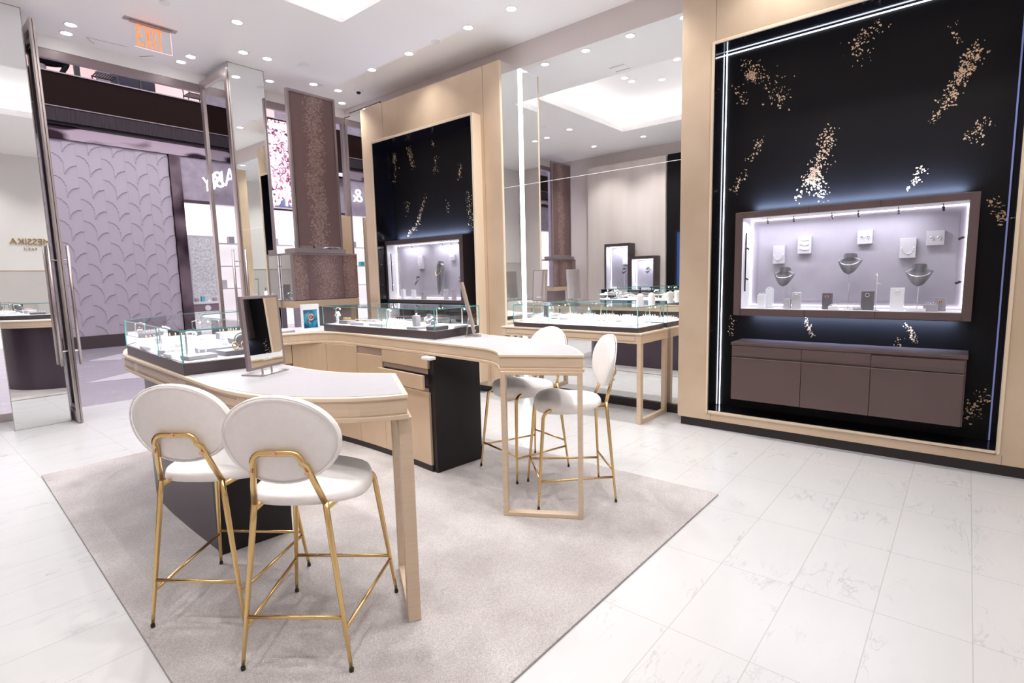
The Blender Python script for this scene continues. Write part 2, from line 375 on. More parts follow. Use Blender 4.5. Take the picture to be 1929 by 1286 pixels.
def offset(pts, d):
    """shift a closed outline inwards by d"""
    n = len(pts); a = sum(pts[i][0]*pts[(i+1) % n][1]-pts[(i+1) % n][0]*pts[i][1] for i in range(n)); sg = 1 if a > 0 else -1
    out = []
    for i in range(n):
        p0 = Vector(pts[i-1]); p1 = Vector(pts[i]); p2 = Vector(pts[(i+1) % n])
        d1 = (p1-p0).normalized(); d2 = (p2-p1).normalized()
        n1 = Vector((-d1.y, d1.x))*sg; n2 = Vector((-d2.y, d2.x))*sg
        m = n1+n2; L = m.length
        m = m/L if L > 1e-6 else n1
        k = d/max(.35, m.dot(n1)); q = p1+m*k; out.append((q.x, q.y))
    return out
def glass_box(b, pts, z0, z1, t=.006, corners=None):
    """thin glass plates standing on the outline pts, plus a top plate; faces 0 glass, slim edges 1"""
    n = len(pts)
    for i in range(n):
        p = Vector(pts[i]); q = Vector(pts[(i+1) % n])
        b.add([(p.x, p.y, z0), (q.x, q.y, z0), (q.x, q.y, z1-t), (p.x, p.y, z1-t)], [(0, 1, 2, 3)], 0)
    b.add([(p[0], p[1], z1) for p in pts], [tuple(range(n))], 0)
    b.add([(p[0], p[1], z1-t) for p in pts]+[(p[0], p[1], z1) for p in pts], [(i, (i+1) % n, n+(i+1) % n, n+i) for i in range(n)], 1)
    for p, thick in [(p, t*.42) for i, p in enumerate(pts) if corners is None or i in corners]:
        b.box(p[0]-thick, p[0]+thick, p[1]-thick, p[1]+thick, z0, z1-t, 1)
# ================================================================== ROOM SHELL
b = B(); b.box(-.75, 6.0, -.75, 8.42, -.06, 0); struct('floor', b, floor_mat)
b = B(); b.box(-16, 22, 8.42, 19, -.07, -.004); struct('floor_mall', b, mall_mat)
b = B()
for pts in (([(3.0, 10.2), (3.65, 10.9), (2.9, 11.2), (2.0, 10.5)]), ([(3.1, 13.2), (4.3, 13.9), (3.4, 14.3), (2.7, 13.6)]), ([(6.2, 11), (7.2, 11.9), (6.4, 12.4), (5.5, 11.4)])):
    b.prism(pts, -.004, .001)
struct('floor_inlay', b, mall_pale)
# rug
RUG = [(.60, .35), (3.52, .72), (3.52, 5.62), (.728, 5.605)]
RUG = [(.575, .55), (1.21, .55), (3.52, .55), (3.52, 5.62), (.728, 5.605), (.575, 2.238)]
RUG = [(.575, 1.215), (3.521, 1.215), (3.521, 5.62), (.728, 5.605), (.575, 2.238)]
b = B(); b.prism(RUG, 0.0005, .012); o = b.done('area_rug', rug_mat, bevel=.003)
tag(o, 'large mauve-grey rug under the sales counter and bar stools', 'rug')

# ceiling with the luminous recess
rx0, rx1, ry0, ry1 = .83, 3.673, 2.87, 5.53
b = B()
b.box(-.75, 5.434, -.75, ry0, CEIL, CEIL+.10); b.box(-.75, 5.434, ry1, 8.42, CEIL, CEIL+.10)
b.box(-.75, rx0, ry0, ry1, CEIL, CEIL+.10); b.box(rx1, 5.434, ry0, ry1, CEIL, CEIL+.10)
g = .30
b.box(rx0-g, rx1+g, ry0-g, ry1+g, CEIL+.42, CEIL+.5)
b.box(rx0-g-.05, rx0-g, ry0-g, ry1+g, CEIL+.1, CEIL+.5); b.box(rx1+g, rx1+g+.05, ry0-g, ry1+g, CEIL+.1, CEIL+.5)
b.box(rx0-g-.05, rx1+g+.05, ry0-g-.05, ry0-g, CEIL+.1, CEIL+.5); b.box(rx0-g-.05, rx1+g+.05, ry1+g, ry1+g+.05, CEIL+.1, CEIL+.5)
struct('ceiling', b, white_paint)
b = B(); w = .05; z0, z1 = CEIL+.11, CEIL+.14
b.box(rx0-g+.04, rx0-g+.04+w, ry0-g+.1, ry1+g-.1, z0, z1); b.box(rx1+g-.04-w, rx1+g-.04, ry0-g+.1, ry1+g-.1, z0, z1)
b.box(rx0-g+.1, rx1+g-.1, ry0-g+.04, ry0-g+.04+w, z0, z1); b.box(rx0-g+.1, rx1+g-.1, ry1+g-.04-w, ry1+g-.04, z0, z1)
o = b.done('cove_light_strip', cove_strip); tag(o, 'bright white light strip hidden along the ledge of the ceiling recess', 'light')
# ceiling step above the shopfront
b = B(); b.box(-.75, 5.6, 8.26, 8.42, 4.2, CEIL); struct('ceiling_drop', b, white_paint)
b = B()
b.tube([(1.92, 7.98, CEIL-.001), (1.98, 8.08, CEIL-.001), (2.02, 8.12, CEIL-.001)], .004, 6); b.tube([(1.92, 7.98, CEIL-.001), (2.3, 7.95, CEIL-.001)], .003, 6)
b.tube([(2.49, 8.18, CEIL-.001), (2.60, 8.02, CEIL-.001)], .004, 6); struct('ceiling_panel_seam', b, mirror_edge)

# right wall: painted band, mirrored bay, black toe
b = B(); b.box(MX+.01, MX+.25, -.75, 8.42, 0, CEIL+.1); b.box(MX-.0, MX+.01, -.75, 8.42, 4.052, CEIL); struct('wall_right', b, beige_wall)
b = B(); b.box(MX-.005, MX+.01, 2.16, 4.44, .09, 2.643); b.box(MX-.005, MX+.01, 2.16, 4.44, 2.649, 4.052); struct('wall_mirror', b, mirror)
b = B(); b.box(MX-.004, MX+.01, 2.16, 4.44, 2.643, 2.649); struct('trim_1', b, plastic_white)
b = B(); b.box(MX-.006, MX+.01, 7.25, 8.26, .05, 4.25); struct('wall_mirror_end', b, mirror)
b = B(); b.box(MX-.009, MX-.001, 7.25, 7.27, 4.05, 4.262); b.box(MX-.009, MX-.001, 7.25, 8.1, 4.25, 4.262); b.box(MX-.009, MX-.001, 8.1, 8.26, 4.2, 4.212); struct('trim_2', b, taupe_dark)
b = B(); b.box(MX-.035, MX, 2.16, 4.44, 0, .09); struct('baseboard_mirror', b, toe_black, .003)
# back wall with gold lettering, marble below
b = B(); b.box(-.9, 5.6, -.9, -.75, 0, CEIL+.1); struct('wall_back', b, wall_white)
b = B(); b.box(-.75, 5.03, -.75, -.735, 0, 1.86); struct('wall_marble_wainscot', b, marble_wall)
b = B(); b.box(-.75, 5.03, -.75, -.728, 1.86, 1.872); struct('trim_3', b, tan_metal)
sg = thing('shop_sign', 'gold MESSIKA PARIS lettering on the white back wall, seen in the left mirror', 'sign', (2.2, -.75, 2.4))
text('letters', 'MESSIKA', .185, .008, gold, sg, basis((2.42, -.735, 2.40), (-1, 0, 0), (0, 0, 1), (0, 1, 0)), 1.0)
text('small_letters', 'PARIS', .075, .005, gold, sg, basis((2.40, -.737, 2.30), (-1, 0, 0), (0, 0, 1), (0, 1, 0)), 1.3)
# left wall
b = B(); b.box(-.95, -.75, -.75, 8.3, 0, CEIL+.1); struct('wall_left', b, beige_wall)

# ================================================================== FRAMED BLACK DISPLAY BAYS
def flakes(b, clusters, X, sgn=-1, zlo=0, zhi=9, avoid=()):
    """little raised gold leaves scattered along each path"""
    for pts, n, w in clusters:
        seg = [(Vector(pts[i]), Vector(pts[i+1])) for i in range(len(pts)-1)]
        L = [(q-p).length for p, q in seg]; T = sum(L)
        for _ in range(int(n*1.25)):
            t = random.random()*T
            for (p, q), l in zip(seg, L):
                if t <= l: break
                t -= l
            c = p.lerp(q, min(1, t/max(l, 1e-6)))+Vector((random.gauss(0, w*.62), random.gauss(0, w*.62)))
            r = random.choice((.004, .006, .008, .011))*random.uniform(.8, 1.15); a = random.uniform(0, PI); e = random.uniform(.35, .7); tl = random.uniform(-.5, .5)
            if any(y0 < c.x < y1 and z0 < c.y < z1 for y0, y1, z0, z1 in avoid) or c.y < zlo or c.y > zhi: continue
            k = random.choice((5, 6, 7)); v = []
            for i in range(k):
                f = 2*PI*i/k+random.uniform(-.2, .2); u = r*math.cos(f); s_ = r*e*math.sin(f)
                v.append((X+sgn*(.002+.003*math.cos(f+tl)), c.x+u*math.cos(a)-s_*math.sin(a), c.y+u*math.sin(a)+s_*math.cos(a)))
            b.add(v, [tuple(range(k))], 1)
def bay(y0, y1, XF, oy0, oy1, oz0, oz1, XB, lip, zt, seams, clusters, name, label, avoid, XW):
    """XF wall plane, XW front plane of the inner frame, opening oy/oz, XB backing plane"""
    t = thing(name, label, 'wall display', (XB, (oy0+oy1)/2, 0))
    b = B()
    b.box(XF, MX, y0, oy0-lip, .085, zt); b.box(XF, MX, oy1+lip, y1, .085, zt)
    b.box(XF, MX, oy0-lip, oy1+lip, .085, oz0-lip); b.box(XF, MX, oy0-lip, oy1+lip, oz1+lip, zt)
    b.done('surround', tan_metal, t)
    for s in seams:
        b = B(); b.box(XF-.0015, XF+.002, s[0]-.0025, s[0]+.0025, s[1], s[2]); b.done('panel_seam', tan_dark, t)
    b = B(); r = lip
    b.box(XW, XB, oy0-r, oy0, oz0-r, oz1+r); b.box(XW, XB, oy1, oy1+r, oz0-r, oz1+r); b.box(XW, XB, oy0, oy1, oz0-r, oz0); b.box(XW, XB, oy0, oy1, oz1, oz1+r)
    b.done('inner_frame', tan_light, t, bevel=.0025)
    b = B(); q = .004
    b.box(XW+.012, XB, oy0, oy0+q, oz0, oz1); b.box(XW+.012, XB, oy1-q, oy1, oz0, oz1); b.box(XW+.012, XB, oy0, oy1, oz0, oz0+q); b.box(XW+.012, XB, oy0, oy1, oz1-q, oz1)
    b.done('black_jamb', black_gloss, t)
    b = B(); b.box(XB, XB+.02, oy0, oy1, oz0, oz1); flakes(b, clusters, XB, -1, oz0+.02, oz1-.02, avoid); b.done('gold_leafed_backing', [black_matt, gold_leaf], t)
    b = B(); b.box(XF+.025, MX, y0+.02, y1-(.025 if y1 < 3 else 0), 0, .085); b.done('toe_kick', toe_black, t)
    return t
N1 = [([(1.67, 3.38), (1.58, 3.26), (1.49, 3.20), (1.34, 2.99)], 120, .08), ([(1.64, 3.27), (1.60, 3.24)], 90, .035), ([(1.77, 3.20), (1.68, 3.03)], 26, .050), ([(.65, 3.39), (.81, 3.35), (.77, 3.18)], 75, .06),
      ([(.20, 3.27), (.15, 3.11)], 16, .030), ([(.05, 3.08), (.09, 2.95), (.17, 2.81), (.21, 2.71)], 230, .045), ([(.21, 2.71), (.28, 2.60)], 20, .040), ([(-.02, 2.54), (.04, 2.42)], 55, .050),
      ([(1.52, 2.67), (1.61, 2.52)], 35, .04), ([(1.64, 2.40), (1.76, 2.23)], 30, .035), ([(.97, 2.65), (1.01, 2.49), (1.06, 2.34), (1.09, 2.26)], 190, .055), ([(1.07, 2.36), (1.10, 2.26)], 110, .035),
      ([(1.10, 2.28), (.99, 2.11)], 70, .055), ([(1.17, 2.18), (1.20, 2.10)], 14, .030), ([(.32, 2.27), (.39, 2.12)], 36, .035), ([(-.10, 1.98), (-.19, 1.80)], 55, .030), ([(1.09, 1.06), (1.03, .91)], 44, .022),
      ([(.36, 1.04), (.28, .90)], 44, .022), ([(.39, .93), (.43, .85)], 12, .025), ([(-.15, .54), (-.05, .33)], 70, .05), ([(1.74, 1.07), (1.73, .88)], 24, .025)]
N2 = [([(6.41, 3.40), (6.40, 3.36)], 10, .050), ([(6.41, 3.38), (6.37, 3.29), (6.33, 3.11)], 80, .045), ([(6.74, 3.36), (6.74, 3.21)], 60, .035), ([(6.71, 3.16), (6.78, 2.93)], 30, .05), ([(5.90, 3.42), (5.85, 3.33)], 12, .030),
      ([(5.81, 3.19), (5.86, 2.96)], 30, .045), ([(5.34, 2.98), (5.37, 2.84)], 36, .035), ([(6.08, 2.66), (6.29, 2.28), (6.5, 2.15)], 110, .035), ([(6.49, 2.64), (6.50, 2.45)], 22, .045), ([(5.63, 2.55), (5.62, 2.40)], 12, .030), ([(5.21, 2.65), (5.19, 2.20)], 60, .05)]
bay1 = bay(-.75, 2.16, 5.033, -.228, 1.855, .181, 3.503, 5.30, .022, 4.052, [(1.85, 3.53, 4.05), (1.83, .085, .155), (-.262, .085, .155)], N1, 'wall_display_bay',
           'big black wall bay with gold leaf flecks and a grey cabinet, beside the right mirror', (), 5.02)
bay2 = bay(4.44, 7.26, 5.05, 4.787, 6.812, .181, 3.46, 5.25, .028, 4.045, [(6.72, 3.5, 4.04), (4.71, .085, 4.045)], N2, 'wall_display_bay',
           'black wall bay with gold leaf flecks in the champagne pillar wall behind the counter', (), 4.90)
b = B(); b.box(5.08, MX-.012, 4.428, 4.44, .0, 4.045); struct('wall_mirror_return', b, mirror)
b = B(); b.box(5.05, 5.08, 4.428, 4.44, .0, 4.045); struct('trim_4', b, tan_light)
b = B(); b.box(MX-.024, MX-.008, 4.408, 4.424, .1, 4.04); o = b.done('vertical_light_strip', led_white); tag(o, 'tall white vertical light strip in the corner of the mirror and the champagne pillar', 'light')
# cool light lines framing bay 1
b = B(); b.box(5.288, 5.296, 1.834, 1.841, .19, 3.50); o = b.done('led_line', led_white); tag(o, 'cool white vertical light line at the left edge of the big black bay', 'light')
b = B(); b.box(5.288, 5.296, -.22, 1.85, 3.480, 3.488); o = b.done('led_line', led_white); tag(o, 'cool white light line along the top of the big black wall bay', 'light')
led_dim = M('dim_blue_led', (.2, .22, .5), .5, emit=(.30, .36, .75), es=.13)
b = B(); b.box(5.286, 5.296, -.20, -.19, .19, 3.47); o = b.done('led_line', led_dim); tag(o, 'dim blue vertical light line at the far right edge of the big black wall bay', 'light')
area_light('bay_glow_top', (5.24, .80, 2.06), (0, math.radians(-150), 0), .03, 1.5, 9, (.50, .66, 1.0), math.radians(150))
area_light('bay_glow_under', (5.24, .80, 1.09), (0, math.radians(-25), 0), .03, 1.5, 5, (.50, .66, 1.0), math.radians(150))
area_light('bay_glow_top', (5.19, 6.0, 2.10), (0, math.radians(-150), 0), .03, 1.5, 8, (.50, .66, 1.0), math.radians(150))

# ------------------------------------------------------------------ lit wall vitrines
def vitrine(name, label, XF, XB, y0, y1, z0, z1, oy0, oy1, oz0, oz1, mat, doors, group=None, ibx=None, led=led_pink, cat='display case'):
    """box frame XF..XB with opening; back set inside; glass doors"""
    t = thing(name, label, cat, (XB, (y0+y1)/2, z0), 0, group)
    s = 1 if XB > XF else -1
    ib = ibx if ibx else XB-s*.02
    lo, hi = min, max
    def bx(b, xa, xb, *r): b.box(min(xa, xb), max(xa, xb), *r)
    b = B()
    bx(b, XF, XB, y0, oy0, z0, z1); bx(b, XF, XB, oy1, y1, z0, z1); bx(b, XF, XB, oy0, oy1, z0, oz0); bx(b, XF, XB, oy0, oy1, oz1, z1)
    b.done('frame', mat, t, bevel=.002)
    b = B(); e = .004
    bx(b, XF+s*.012, ib, oy0, oy0+e, oz0, oz1); bx(b, XF+s*.012, ib, oy1-e, oy1, oz0, oz1); bx(b, XF+s*.012, ib, oy0, oy1, oz1-e, oz1)
    b.done('lining', pale_suede, t)
    b = B(); bx(b, XF+s*.012, ib, oy0, oy1, oz0, oz0+e); b.done('shelf_floor', case_floor, t)
    b = B(); bx(b, ib, ib+s*.012, oy0, oy1, oz0, oz1); b.done('back_panel', case_back, t)
    b = B(); w = .014; d1, d2 = ib-s*.012, ib-s*.001
    m1 = .035
    bx(b, d1, d2, oy0+.002, oy0+w, oz0+m1, oz1-.004); bx(b, d1, d2, oy1-w, oy1-.002, oz0+m1, oz1-.004)
    bx(b, d1, d2, oy0+.004, oy1-.004, oz1-w, oz1-.002); bx(b, d1, d2, oy0+.004, oy1-.004, oz0+.02, oz0+.02+w*.6)
    b.done('light_strip', led, t)
    n = len(doors)-1
    for i in range(n):
        b = B(); xx = XF+s*.004
        b.add([(xx, doors[i]+.002, oz0), (xx, doors[i+1]-.002, oz0), (xx, doors[i+1]-.002, oz1), (xx, doors[i]+.002, oz1)], [(0, 1, 2, 3)])
        b.done('glass_door', shop_glass, t)
    return t
case_back = noise_tint(M('case_back_fabric', (.34, .31, .36), .7), (.34, .32, .37), (.40, .38, .43), 3)
v1 = vitrine('wall_vitrine', 'long lit wall vitrine with taupe frame holding three necklace busts', 5.0, 5.298, -.036, 1.63, 1.107, 2.015, .019, 1.57, 1.165, 1.965, taupe, (.019, .545, 1.045, 1.57), ibx=5.27)
for y in (1.045, .545):
    for za, zb_ in ((1.107, 1.165), (1.965, 2.015)):
        b = B(); b.box(4.9988, 5.0, y-.002, y+.002, za, zb_); b.done('frame_joint', black_satin, v1)
b = B(); b.box(5.258, 5.269, .075, 1.50, 1.235, 1.90); b.done('raised_back_panel', case_back, v1)
v2 = vitrine('wall_vitrine', 'lit wall vitrine with black frame and tall necklace bust behind the counter', 5.045, 5.249, 5.145, 6.83, 1.150, 2.064, 5.21, 6.78, 1.196, 2.006, taupe_dark, (5.21, 6.78), ibx=5.23)
for y, z in ((.95, 1.955), (.5, 1.955), (1.35, 1.955)):
    area_light('vitrine_light', (5.08, y, z-.02), (0, 0, 0), .06, .40, 1.5, (.90, .90, 1.0))
for y in (5.6, 6.35): area_light('vitrine_light', (5.12, y, 1.985), (0, 0, 0), .06, .5, 1.8, (.90, .90, 1.0))

# wall cabinet under vitrine 1
cb = thing('wall_cabinet', 'long floating taupe cabinet with three drawers and three doors in the big black bay', 'cabinet', (5.3, .8, .335))
b = B(); b.box(4.985, 5.298, -.03, 1.628, .337, .835); b.done('body', taupe, cb, bevel=.001)
b = B(); b.box(4.97, 5.298, -.036, 1.634, .836, .862); b.done('top', taupe, cb, bevel=.002)
ys = (1.622, 1.046, .549, -.022)
for i in range(3):
    a, c = ys[i+1]+.0025, ys[i]-.0025
    b = B(); out = .012 if i == 2 else 0
    b.box(4.967-out, 4.985, a, c, .765, .832-(.008 if i == 2 else 0)); 
    b.add([(4.967-out, a, .765), (4.967-out, c, .765), (4.980-out, c, .733), (4.980-out, a, .733)], [(0, 1, 2, 3)]); b.box(4.980-out, 4.986, a, c, .733, .765)
    b.done('drawer', taupe, cb)
    b = B(); b.box(4.967, 4.985, a, c, .337, .722); b.done('door', taupe, cb, bevel=.001)
b = B(); b.box(4.964, 4.9665, -.022, 1.62, .720, .723); b.done('highlight_trim', steel_dark, cb)

# ------------------------------------------------------------------ contents of the wall vitrines
def rotz(x, y, z, a): return Matrix.Translation((x, y, z)) @ Matrix.Rotation(a, 4, 'Z')
def neck_bust(x, y, z0, zb, w, ang, label, grp, tall=False, necklace=silver):
    """necklace bust on a slim stem: z0 shelf, zb lowest point of the bust, w width"""
    t = thing('necklace_bust', label, 'jewellery stand', (x, y, z0), ang, grp)
    b = B()
    b.lathe([(.001, 0), (.035, 0), (.035, .006), (.004, .008), (.004, zb-z0+.02)], n=14); b.done('stem', silver, t, world=False, smooth=False)
    h = w*.62 if not tall else w*1.9
    def f(u, v):
        a = (u-.5)*PI*1.25; sh = math.sin(PI*min(1, v*1.02))**.6 if False else 1
        # v 0 at the lowest tip, 1 at the shoulders
        r = w*.5*(v**.55)*(1-.05*v)
        yy = r*math.sin(a); xx = .055+.25*r*math.cos(a)-.045*v
        return (xx*1.0, yy, zb-z0+h*(v-.18*abs(math.sin(a))*v*0))
    b = B(); b.grid(f, 17, 9)
    # shoulders roll back to the collar
    def g2(u, v):
        a = (u-.5)*PI*1.25; r = w*.5*.95*(1-v)+w*.27*v
        return ((.055+.25*w*.475*math.cos(a)-.045)*(1-v)+(w*.22*math.cos(a)-.0)*v, r*math.sin(a), zb-z0+h+w*.10*v)
    b.grid(g2, 17, 4)
    def g3(u, v):
        a = u*2*PI; r = w*(.27-.02*v); return (.62*r*math.cos(a)+.0, r*math.sin(a), zb-z0+h+w*.10+w*.13*v+.012*math.cos(a)*v)
    b.grid(g3, 20, 3, closed_u=True)
    b.done('bust', suede_bust, t, world=False, smooth=True)
    b = B(); P = []
    for k in range(25):
        a = (k/24-.5)*PI*1.1; r = w*.36
        P.append((.07*math.cos(a)+.008, r*math.sin(a), zb-z0+h*(.96-.30*math.cos(a))))
    b.tube(P, .0035, 6); b.done('necklace', necklace, t, world=False, smooth=True)
    return t
suede_bust = noise_tint(M('grey_satin_bust', (.42, .42, .45), .35, .25), (.12, .12, .135), (.24, .24, .265), 20, (1, 1, .2))
FACE = PI     # busts face the room
neck_bust(5.14, 1.24, 1.17, 1.36, .185, FACE, 'smaller grey necklace bust at the left end of the long wall vitrine', None)
neck_bust(5.14, .75, 1.17, 1.455, .19, FACE, 'highest grey necklace bust, in the middle of the long wall vitrine', None)
neck_bust(5.14, .29, 1.17, 1.355, .19, FACE, 'right-hand grey necklace bust in the long wall vitrine', None)
neck_bust(5.15, 6.2, 1.2, 1.40, .15, FACE-.35, 'small tilted grey bust at the left of the black framed vitrine', None)
neck_bust(5.155, 5.70, 1.2, 1.26, .22, FACE-.2, 'tall long-fronted grey bust with gold necklace in the black framed vitrine', None, tall=True, necklace=gold)
neck_bust(5.14, 5.26, 1.2, 1.42, .14, FACE, 'small grey bust cut off by the right edge of the black framed vitrine', None)
def board(X, y0, y1, z0, z1, label, kind):
    t = thing('jewellery_board', label, 'jewellery board', (X, (y0+y1)/2, z0))
    b = B(); b.box(X-.035, X, min(y0, y1), max(y0, y1), z0, z1); b.done('block', suede_lt, t, bevel=.002)
    b = B(); cy, cz = (y0+y1)/2, (z0+z1)/2; xx = X-.039
    if kind == 'ear':
        for s in (-1, 1): b.tube([(xx, cy+s*.022+.009*math.cos(k*PI/6), cz+.011*math.sin(k*PI/6)) for k in range(10)], .004, 6)
    elif kind == 'rows':
        for r in range(3):
            for k in range(3): b.lathe([(.0, -.004), (.006, 0), (0, .004)], 0, 0, 6, mat4=Matrix.Translation((xx, cy+(k-1)*.028, cz+(r-1)*.04+.004*k)))
            b.tube([(xx, cy-.035, cz+(r-1)*.04+.01), (xx, cy, cz+(r-1)*.04-.006), (xx, cy+.035, cz+(r-1)*.04+.01)], .0016, 5)
    else:
        b.tube([(xx, cy+.04*math.cos(k*PI/8), cz+.01-.055*math.sin(k*PI/8)) for k in range(9)], .0018, 5)
        b.lathe([(0, -.005), (.007, 0), (0, .005)], 0, 0, 6, mat4=Matrix.Translation((xx, cy, cz-.046)))
    b.done('jewel', silver, t, smooth=True)
suede_lt = M('lavender_grey_suede', (.50, .485, .52), .7)
board(5.257, 1.27, 1.365, 1.56, 1.72, 'portrait grey jewellery board, left of the boards on the long vitrine wall', 'neck')
board(5.257, 1.06, 1.165, 1.64, 1.79, 'grey jewellery board with three rows of jewels next to the first vitrine door joint', 'rows')
board(5.257, .615, .72, 1.70, 1.81, 'small landscape board with a pair of earrings high in the middle of the long vitrine', 'ear')
board(5.257, .325, .43, 1.575, 1.73, 'portrait grey jewellery board right of the middle in the long vitrine', 'neck')
board(5.257, .155, .265, 1.665, 1.775, 'rightmost landscape board with two round earrings in the long vitrine', 'ear')
board(5.229, 6.14, 6.24, 1.64, 1.83, 'tall grey board on the left of the black framed vitrine wall', 'neck')
board(5.229, 5.47, 5.56, 1.74, 1.82, 'small white-lit board on the right of the black framed vitrine wall', 'ear')
def plinth(x, y, z0, w, h, mat, label, jewel='fly', d=.05):
    t = thing('jewellery_plinth', label, 'jewellery stand', (x, y, z0))
    b = B(); b.box(x-d/2, x+d/2, y-w/2, y+w/2, z0, z0+h); b.done('block', mat, t, bevel=.002)
    b = B(); zt = z0+h
    if jewel == 'fly':
        for s in (-1, 1):
            for q, r in ((.6, .012), (-.5, .008)):
                b.add([(x-d/2-.002, y, zt-.03), (x-d/2-.004, y+s*r, zt-.03+q*.02), (x-d/2-.006, y+s*(r+.006), zt-.03+q*.008), (x-d/2-.003, y+s*r*.6, zt-.03-abs(q)*.006)], [(0, 1, 2, 3)])
        b.tube([(x-d/2-.004, y, zt-.045), (x-d/2-.004, y, zt-.018)], .002, 5)
    elif jewel == 'top':
        for k in range(5): b.lathe([(0, 0), (.006, .005), (0, .014)], 0, 0, 6, mat4=Matrix.Translation((x, y+(k-2)*w*.17, zt+.001+.006*(k % 2))))
    elif jewel == 'hoop':
        b.tube([(x-d/2-.006, y+.014*math.cos(k*PI/6), zt-.03+.014*math.sin(k*PI/6)) for k in range(12)], .0025, 5, closed=True)
    b.done('jewel', rose_gold if jewel == 'fly' else silver, t, smooth=True)
zf = 1.17
for a in ((5.10, 1.415, .065, .12, acrylic, 'low white plinth at the far left of the long vitrine', 'top'), (5.16, 1.365, .06, .17, acrylic, 'taller white plinth behind the low one at the left of the long vitrine', 'top'),
          (5.08, 1.195, .045, .085, suede_lt, 'small pale grey plinth beside the stem of the left bust', 'hoop'), (5.10, 1.13, .065, .14, suede_lt, 'pale grey upright card between the left bust and the door joint', 'hoop'),
          (5.10, .895, .07, .135, suede_dark, 'dark grey upright card with a red butterfly jewel in the long vitrine', 'fly'), (5.05, .84, .07, .03, acrylic, 'low white block in front of the dark butterfly card', 'top'),
          (5.08, .675, .06, .02, suede, 'flat grey tray holding earrings under the middle bust', 'top'), (5.10, .61, .085, .15, suede_dark, 'dark grey upright card with drop earrings right of the middle bust', 'hoop'),
          (5.10, .415, .09, .175, acrylic, 'tall white card with a curled necklace in the long vitrine', 'hoop'), (5.05, .29, .12, .02, acrylic, 'flat white tray at the foot of the right bust', 'top'),
          (5.08, .205, .09, .05, suede, 'low grey block with jewels near the right end of the long vitrine', 'top'), (5.15, .15, .07, .10, suede, 'dark flower-topped grey block at the right end of the long vitrine', 'fly')):
    plinth(a[0], a[1], zf, a[2], a[3], a[4], a[5], a[6])
zf = 1.2
for a in ((5.13, 6.53, .06, .14, acrylic, 'white plinth at the left of the black framed vitrine', 'top'), (5.13, 6.29, .055, .14, acrylic, 'white plinth behind the stem in the black framed vitrine', 'hoop'),
          (5.10, 6.03, .07, .11, suede, 'stepped grey plinth with gold jewel in the black framed vitrine', 'fly'), (5.10, 5.56, .05, .15, suede_lt, 'grey upright card right of the tall bust', 'hoop'), (5.10, 5.40, .05, .15, suede, 'dark grey upright card at the right of the black framed vitrine', 'fly')):
    plinth(a[0], a[1], zf, a[2], a[3], a[4], a[5], a[6])
# stick stand right of the centre
t = thing('necklace_stand', 'thin metal stand with small branch at the right door joint of the long vitrine', 'jewellery stand', (5.06, .55, 1.17))
b = B(); b.tube([(5.06, .55, 1.17), (5.06, .55, 1.45)], .003, 6); b.tube([(5.06, .55, 1.39), (5.04, .52, 1.375)], .003, 6); b.lathe([(0, 1.16), (.03, 1.165), (.03, 1.17), (0, 1.175)], 5.06, .55, 12); b.done('rod', silver, t)
b = B(); b.lathe([(0, 1.44), (.01, 1.452), (0, 1.47)], 5.06, .55, 8); b.done('jewel', silver, t)
# small spot heads
def mini_spot(x, y, z, dx, dy, dz, i, where, grp):
    t = thing('mini_spotlight', 'tiny black spotlight head '+where, 'spotlight', (x, y, z), 0, grp)
    b = B(); d = Vector((dx, dy, dz)).normalized()*.034; p = Vector((x, y, z))
    b.tube([p, p+d], .0085, 10); b.done('head', black_plastic, t)
    b = B(); b.tube([p, p-Vector((0, 0, .0)) + Vector((0, 0, .022) if abs(dz) > .5 and dx > -2 and i < 50 else (0, -.02, 0))], .003, 6); b.done('arm', black_plastic, t)
for i, y in enumerate((1.385, 1.175, .89, .705, .44, .17)): mini_spot(5.09, y, 1.94, .35, random.uniform(-.5, .1), -1, i, 'along the top of the long vitrine', 'spot heads along the top of the long vitrine')
for z in (1.71, 1.39): mini_spot(5.09, .04, z, .1, 1, -.45, 60, 'on the right inner side of the long vitrine', 'spot heads on the right side of the long vitrine')
for i, y in enumerate((6.58, 6.28, 5.88, 5.62, 5.45, 5.30)): mini_spot(5.12, y, 1.98, .35, -.3, -1, i, 'along the top of the black framed vitrine', 'spot heads along the top of the black framed vitrine')
for (x, y, z0, z1, lab) in ((5.06, 1.552, 1.32, 1.84, 'thin black vertical light rod at the left inside the long vitrine'), (5.08, 6.72, 1.32, 1.88, 'black vertical light rod at the left inside the black framed vitrine')):
    t = thing('light_rod', lab, 'light', (x, y, z0))
    b = B(); b.tube([(x, y, z0), (x, y, z1)], .007, 8); b.done('rod', black_plastic, t)
    for z in (z0+.12, z1-.13):
        b = B(); b.tube([(x, y, z), (x-.01, y-.035, z-.02)], .007, 8); b.done('spot_head', black_plastic, t)
        b = B(); b.lathe([(0, -.004), (.005, 0), (0, .004)], 0, 0, 8, mat4=Matrix.Translation((x-.011, y-.038, z-.022))); b.done('lens', bulb, t)
